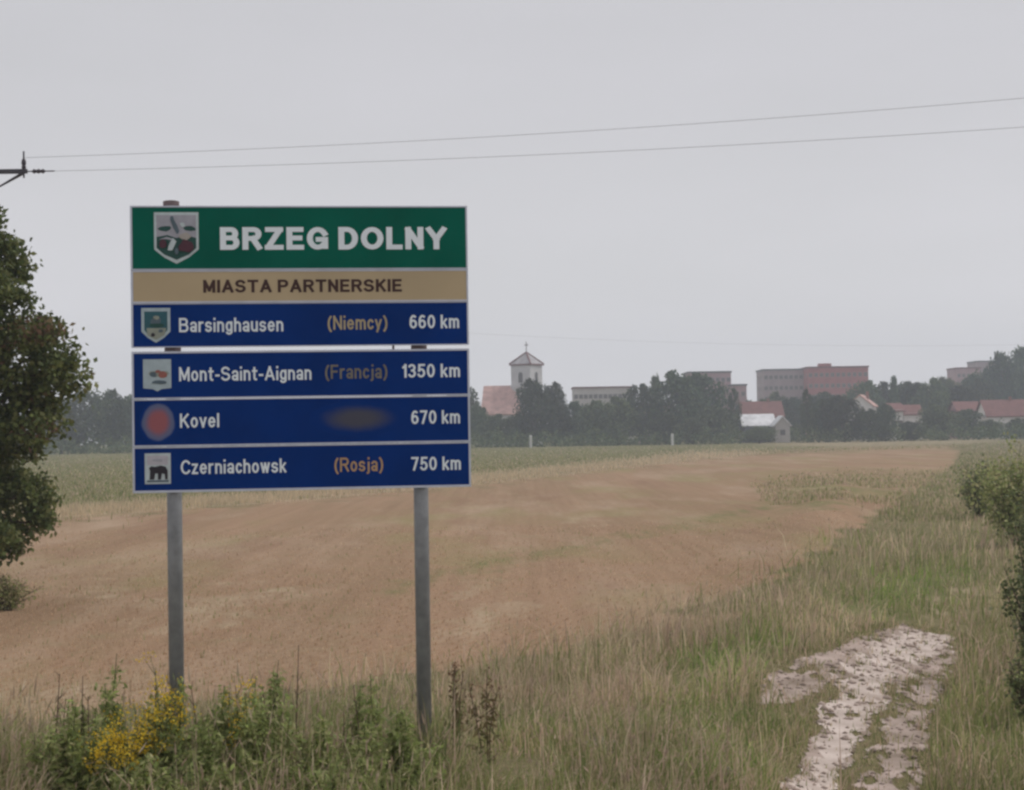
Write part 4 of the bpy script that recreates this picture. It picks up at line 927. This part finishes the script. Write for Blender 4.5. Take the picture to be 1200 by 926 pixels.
def building(name, label, cat, x0, x1, eave, Y, depth, wm, rm, roof='flat', ridge=None, yaw=0, floors=0, cols=0, win=(1.0, 1.15), side=0, z_off=0, group=None, lower=2.0, chimney=False):
    px = (x0 + x1) / 2; X = gx_at(px, Y); z0 = float(gz(X, Y)); w_ = (x1 - x0) / F * Y; h = at(px, eave, Y)[2] - z0
    root = empty(name, (X, Y + depth / 2, z0), R(yaw)); tag(root, label, cat, group or ('houses at the edge of the town' if cat == 'house' else 'blocks of flats in the town' if cat == 'building' else None))
    hw, hd = w_ / 2, depth / 2
    wall = MB().box(-hw, hw, -hd, hd, -1.5, h).build('wall', wm, root)
    if roof == 'flat':
        rf = MB().box(-hw - .25, hw + .25, -hd - .25, hd + .25, h, h + .5).build('roof', rm, root)
        if floors == 6 and wm is BRK: MB().box(-hw * .5, -hw * .5 + min(4, hw * .5), -1.5, 1.5, h + .5, h + 1.7).build('lift_housing', wm, rf)
    elif roof == 'gable_x':      # ridge along the front: roof slope faces the viewer
        rz = at(px, ridge, Y)[2] - z0; o = .5
        mb = MB(); mb.add([(-hw - o, -hd - o, h - .3), (hw + o, -hd - o, h - .3), (hw + o, 0, rz), (-hw - o, 0, rz), (-hw - o, hd + o, h - .3), (hw + o, hd + o, h - .3),
                           (-hw - o, -hd - o, h - .55), (hw + o, -hd - o, h - .55), (hw + o, hd + o, h - .55), (-hw - o, hd + o, h - .55)],
                          [(0, 1, 2, 3), (3, 2, 5, 4), (6, 9, 8, 7), (0, 6, 7, 1), (4, 5, 8, 9)])
        rf = mb.build('roof', rm, root)
        MB().add([(-hw, -hd, h - .3), (-hw, hd, h - .3), (-hw, 0, rz - .25)], [(0, 1, 2)]).add([(hw, -hd, h - .3), (hw, hd, h - .3), (hw, 0, rz - .25)], [(0, 1, 2)]).build('gable', wm, root)
    elif roof == 'gable_y':      # gable end faces the viewer
        rz = at(px, ridge, Y)[2] - z0; o = .4
        mb = MB()
        for s in (-1, 1):
            mb.add([(0, -hd - o, rz), (0, hd + o, rz), (s * (hw + o), hd + o, h - .3), (s * (hw + o), -hd - o, h - .3), (0, -hd - o, rz - .3), (0, hd + o, rz - .3), (s * (hw + o), hd + o, h - .6), (s * (hw + o), -hd - o, h - .6)],
                   [(0, 1, 2, 3), (4, 7, 6, 5), (0, 3, 7, 4), (1, 5, 6, 2), (3, 2, 6, 7)])
        rf = mb.build('roof', rm, root)
        MB().prism([(-hw, h), (hw, h), (0, rz - .32)], -hd, hd).build('gable', wm, root)
    if chimney:
        MB().box(hw * .35, hw * .35 + .6, -.3, .3, h, (at(px, ridge, Y)[2] - z0) + .7).build('chimney', M_CHIM, rf)
    if floors:
        wmh, fmh = win_mesh(*win), frame_mesh(*win); fh = (h - .6) / floors if floors > 1 else h
        for f in range(floors):
            zz = h - .5 - fh * (f + .5) if floors > 1 else h * .55
            for c in range(cols):
                xx = -hw + w_ * (c + .5) / cols
                o = link('window', wmh, root, (xx, -hd, zz)); link('frame', fmh, o, (0, 0, 0))
        for s in range(side):
            for f in range(floors):
                zz = h - .5 - fh * (f + .5) if floors > 1 else h * .55; yy = -hd + depth * (s + .5) / side
                o = link('window', wmh, root, (-hw if x0 > 600 else hw, yy, zz), R(90) * (-1 if x0 > 600 else 1)); link('frame', fmh, o, (0, 0, 0))
    return root
M_CHIM = wallmat('chimney', (.30, .15, .11))
RED = roofmat('red_tile', (.21, .095, .085)); RED2 = roofmat('pink_tile', (.58, .37, .33)); DRF = roofmat('grey_felt', (.16, .16, .17)); DKRED = roofmat('dark_red', (.20, .09, .09)); WHR = roofmat('white_sheet', (.80, .80, .82))
# church
def church():
    Y = 430; X = gx_at(618.5, Y); z0 = float(gz(X, Y)); s = 26.5 / F * Y / 2; h = at(618, 428.5, Y)[2] - z0; ap = at(618, 413, Y)[2] - z0; tp = at(618, 400.5, Y)[2] - z0
    root = empty('church', (X, Y, z0)); tag(root, 'church with a white square tower, pointed cap and cross, and red nave roof', 'church')
    WW = wallmat('whitewash', (.62, .61, .62)); yaw = R(-33)
    def rot(mb):
        mb.v = [(a * math.cos(yaw) - b * math.sin(yaw), a * math.sin(yaw) + b * math.cos(yaw), c) for a, b, c in mb.v]; return mb
    t = rot(MB().box(-s, s, -s, s, -1.5, h)).build('tower', WW, root)
    rot(MB().box(-s - .18, s + .18, -s - .18, s + .18, h * .73, h * .73 + .35)).build('cornice', WW, t)
    rot(MB().box(-s - .35, s + .35, -s - .35, s + .35, h, h + .35)).build('eaves', DKRED, t)
    e = s + .3
    rf = rot(MB().add([(-e, -e, h + .35), (e, -e, h + .35), (e, e, h + .35), (-e, e, h + .35), (0, 0, ap)], [(0, 1, 4), (1, 2, 4), (2, 3, 4), (3, 0, 4), (3, 2, 1, 0)])).build('roof', roofmat('tower_zinc', (.42, .40, .41)), root)
    for a, b in ((-e, -e), (e, -e), (e, e), (-e, e)):
        rot(MB().tube([(a, b, h + .4), (0, 0, ap + .05)], .22, 5)).build('hip', DKRED, rf)
    mb = MB(); mb.tube([(0, 0, ap - .2), (0, 0, tp)], .11, 6); mb.box(-.55, .55, -.09, .09, tp - .95, tp - .73); mb.build('cross', M_CAP, rf)
    for (nx, ny) in ((0, -1), (1, 0), (0, 1), (-1, 0)):
        mb = MB(); hh = 1.45; ww = .62
        arch = [(-ww, -hh), (ww, -hh), (ww, .6)] + [(ww * math.cos(a), .6 + ww * math.sin(a)) for a in (math.pi * .25, math.pi * .5, math.pi * .75)] + [(-ww, .6)]
        mb.prism(arch, -.06, .05); zz = h * .855
        an = math.atan2(ny, nx) + math.pi / 2
        mb.v = [(a * math.cos(an) - b * math.sin(an) + nx * s, a * math.sin(an) + b * math.cos(an) + ny * s, c + zz) for a, b, c in mb.v]
        rot(mb).build('belfry_opening', M_GLASS, t)
    # nave to the left, roof slope towards the viewer
    xa = (566 - 618.5) / F * Y; xb = -s * .6; hn = at(590, 484, Y)[2] - z0; rn = at(590, 452, Y)[2] - z0; d = 6.5; o = .4
    MB().box(xa, xb, -d, d, -1.5, hn).build('nave', WW, root)
    MB().add([(xa - o, -d - o, hn - .3), (xb, -d - o, hn - .3), (xb - .4, 0, rn), (xa + .4, 0, rn), (xa - o, d + o, hn - .3), (xb, d + o, hn - .3), (xa - o, -d - o, hn - .6), (xb, -d - o, hn - .6), (xa - o, d + o, hn - .6), (xb, d + o, hn - .6)],
             [(0, 1, 2, 3), (3, 2, 5, 4), (0, 6, 7, 1), (6, 8, 9, 7), (0, 3, 4), (1, 5, 2)]).build('nave_roof', RED2, root)
    # lower dark red annexe roof right of the nave
    MB().add([(xb + .3, -d - 1, hn * .3), (xb + 3.6, -d - 1, hn * .3), (xb + 3.6, -d + 4, hn * 1.02), (xb + .3, -d + 4, hn * 1.05), (xb + .3, -d - 1, -1), (xb + 3.6, -d - 1, -1), (xb + 3.6, -d + 4, -1), (xb + .3, -d + 4, -1)],
             [(0, 1, 2, 3), (4, 5, 1, 0), (5, 6, 2, 1), (4, 0, 3, 7)]).build('annexe', DKRED, root)
    for k in range(3):
        MB().box(xa + 1.5 + k * 2.2, xa + 2.3 + k * 2.2, -d - .06, -d + .05, hn * .35, hn * .8).build('nave_window', M_GLASS, root)
church()
PAL = wallmat('pale', (.52, .49, .47)); GRB = wallmat('grey_beige', (.38, .31, .315)); PNK = wallmat('pink_grey', (.42, .28, .29)); BRK = wallmat('brick_red', (.40, .155, .15)); WHT = wallmat('white', (.74, .72, .70)); BLU = wallmat('blue_grey', (.17, .18, .25)); LIL = wallmat('dusty_rose', (.42, .25, .26))
building('flat_block', 'long low pale block with flat roof right of the church', 'building', 673, 742, 455, 500, 12, PAL, DKRED, floors=4, cols=12, side=0)
building('flat_block', 'pinkish grey block of flats half hidden behind the biggest dark tree', 'building', 808, 858, 437, 520, 14, PNK, DRF, floors=6, cols=8, side=3)
building('flat_block', 'small pink block right of the pinkish grey flats', 'building', 860, 876, 452, 510, 12, PNK, DRF, floors=4, cols=2)
building('apartment_block', 'grey beige apartment block joined to the red one on its left', 'building', 896, 943, 434, 560, 16, GRB, DRF, floors=6, cols=8, side=3)
building('apartment_block', 'red apartment block right of the grey beige one', 'building', 948, 1019, 431, 552, 16, BRK, DKRED, floors=6, cols=11, side=3)
building('house', 'low house with dusty red roof below the grey apartment block', 'house', 872, 918, 487, 430, 10, LIL, RED, 'gable_x', 470, floors=1, cols=4, chimney=True)
building('house', 'house with dusty rose wall hidden behind trees below the big dark tree', 'house', 752, 790, 486, 440, 10, LIL, RED2, 'gable_x', 472, floors=1, cols=3)
building('shed', 'blue grey shed with bright white pitched roof at the field edge', 'shed', 872, 908, 497, 395, 9, BLU, WHR, 'gable_x', 485, floors=1, cols=2)
building('hut', 'small pale hut with white lean roof right of the blue grey shed', 'hut', 909, 926, 497, 388, 6, PAL, WHR, 'gable_y', 487, floors=1, cols=1)
building('house', 'house with white gable and reddish roof below the tall trees', 'house', 1001, 1030, 474, 410, 9, WHT, RED2, 'gable_y', 462, floors=1, cols=2, yaw=-18, chimney=True)
building('cottage', 'pale cottage with red roof, left one of two right of the white gable', 'house', 1045, 1059, 480, 405, 8, WHT, RED, 'gable_x', 472, floors=1, cols=2)
building('cottage', 'pale cottage with red roof, right one of two right of the white gable', 'house', 1060, 1081, 484, 408, 8, WHT, RED, 'gable_x', 474, floors=1, cols=3)
building('house', 'white house with red pitched roof near the right edge', 'house', 1158, 1206, 486, 405, 10, WHT, RED, 'gable_x', 468, floors=1, cols=5, chimney=True)
building('house', 'reddish house low on the slope left of the white house', 'house', 1124, 1150, 480, 420, 9, LIL, RED, 'gable_x', 470, floors=1, cols=3)
building('hilltop_flats', 'pinkish flats on the hill, left one beneath the hilltop trees', 'building', 1122, 1150, 432, 640, 14, PNK, DKRED, floors=4, cols=5)
building('hilltop_flats', 'paler flats on the hill, right one beneath the hilltop trees', 'building', 1146, 1182, 424, 660, 14, GRB, DRF, floors=4, cols=6)
# ------------------------------------------------------------------ small posts at the edge of the field (pale)
for px, ty, lab in ((622, 511, 'small pale marker post at field edge below the church'), (788, 509, 'small pale marker post at field edge below the biggest dark tree')):
    Y = 360; X = gx_at(px, Y); z0 = float(gz(X, Y)); H = at(px, ty, Y)[2] - z0
    root = empty('marker_post', (X, Y, z0 - .1)); tag(root, lab, 'post', 'marker posts at the field edge')
    MB().tube([(0, 0, 0), (0, 0, H)], .28, 8).build('shaft', M_FRAMEW, root); MB().tube([(0, 0, H), (0, 0, H + .25)], [.33, .12], 8).build('cap', M_FRAMEW, root)

# ------------------------------------------------------------------ utility pole and overhead wires
M_STEEL = mat('dark_steel', (.07, .065, .075), .6, metal=.3); M_CONC = mat('concrete', (.33, .32, .31), .9, scale=6); M_INS = mat('insulator', (.05, .04, .05), .3); M_WIRE = mat('wire', (.36, .36, .37), .6)
def pole():
    Y = 42; px0 = -62; X = gx_at(px0, Y); z0 = float(gz(X, Y)); za = at(30, 197.5, Y)[2] - z0
    root = empty('utility_pole', (X, Y, z0 - .1)); tag(root, 'concrete utility pole with steel crossarm and insulators behind the left tree', 'utility pole')
    e = at(34, 197, Y)[0] - X; pinx = at(30, 190, Y)[0] - X
    MB().tube([(0, 0, -.4), (0, 0, za + .25)], [.19, .12], 12).build('pole', M_CONC, root, smooth=False)
    arm = MB().box(-e, e, -.20, -.12, za - .05, za + .06).build('crossarm', M_STEEL, root)
    for s in (-1, 1):
        for dy in (-.21, -.06):
            MB().tube([(s * (pinx - .03), dy, za - .04), (s * .10, dy, za - 1.15 + (dy + .2) * 1.0)], .022, 6).build('brace', M_STEEL, root)
        MB().tube([(s * pinx, -.16, za - .16), (s * pinx, -.16, za + .50)], .022, 8).build('insulator_pin', M_STEEL, root)
        mb = MB()
        mb.tube([(s * pinx, -.16, za + .05), (s * pinx, -.16, za + .10), (s * pinx, -.16, za + .16), (s * pinx, -.16, za + .2), (s * pinx, -.16, za + .28), (s * pinx, -.16, za + .33)], [.03, .06, .045, .062, .05, .02], 10); mb.build('pin_insulator', M_INS, root)
        x0 = e; x1 = at(66, 196, Y)[0] - X
        mb = MB(); n = 12; pts = []; rad = []
        for k in range(n + 1):
            f = k / n; pts.append((s * (x0 + (x1 - x0) * f), -.16, za)); rad.append(.016 if f < .18 or f > .65 else (.062 if k % 2 else .035))
        mb.tube(pts, rad, 9); mb.build('strain_insulator', M_INS, root)
    return X, Y, z0 - .1 + za, x1, pinx
PX, PY, PZ, TIPX, PINX = pole()
def wire(name, label, pts, ya, yb, xend, rad, first=None):
    (x1, y1), (x2, y2), (x3, y3) = pts
    if first is not None: x1, y1 = (float(q) for q in project(*first))
    A = np.polyfit([x1, x2, x3], [y1, y2, y3], 2); P = [] if first is None else [first]
    for px in np.linspace(x1, xend, 40):
        if first is not None and px == x1: continue
        P.append(tuple(at(px, np.polyval(A, px), ya + (yb - ya) * (px - x1) / (1200 - x1))))
    mb = MB(); mb.tube(P, rad, 5); o = mb.build(name, M_WIRE); tag(o, label, 'cable', 'overhead wires')
wire('overhead_wire', 'upper of two thin overhead wires running right from the utility pole', [(48, 184.5), (695, 153), (1200, 115)], 41.6, 36.5, 1750, .0055, (PX + PINX, PY - .16, PZ + .34))
wire('overhead_wire', 'lower of two thin overhead wires running right from the utility pole', [(66, 196.5), (695, 178.5), (1200, 149)], 41.84, 36.5, 1750, .0055, (PX + TIPX, PY - .16, PZ))
wire('distant_wire', 'faint distant wire low in the sky above the town', [(480, 386), (740, 399.5), (1200, 404)], 210, 210, 1500, .008)

# ------------------------------------------------------------------ haze
def haze():
    mm = bpy.data.materials.new('haze_air'); mm.use_nodes = True; t = mm.node_tree; t.nodes.clear()
    v = t.nodes.new('ShaderNodeVolumePrincipled'); v.inputs['Color'].default_value = (.80, .87, 1.0, 1); v.inputs['Density'].default_value = .00064; v.inputs['Anisotropy'].default_value = .2
    o = t.nodes.new('ShaderNodeOutputMaterial'); t.links.new(v.outputs[0], o.inputs['Volume'])
    ob = MB().box(-1000, 1000, -40, 880, -2.6, 46).build('haze', mm); tag(ob, 'thin pale summer haze filling the air over the fields', 'haze', kind='stuff')
haze()
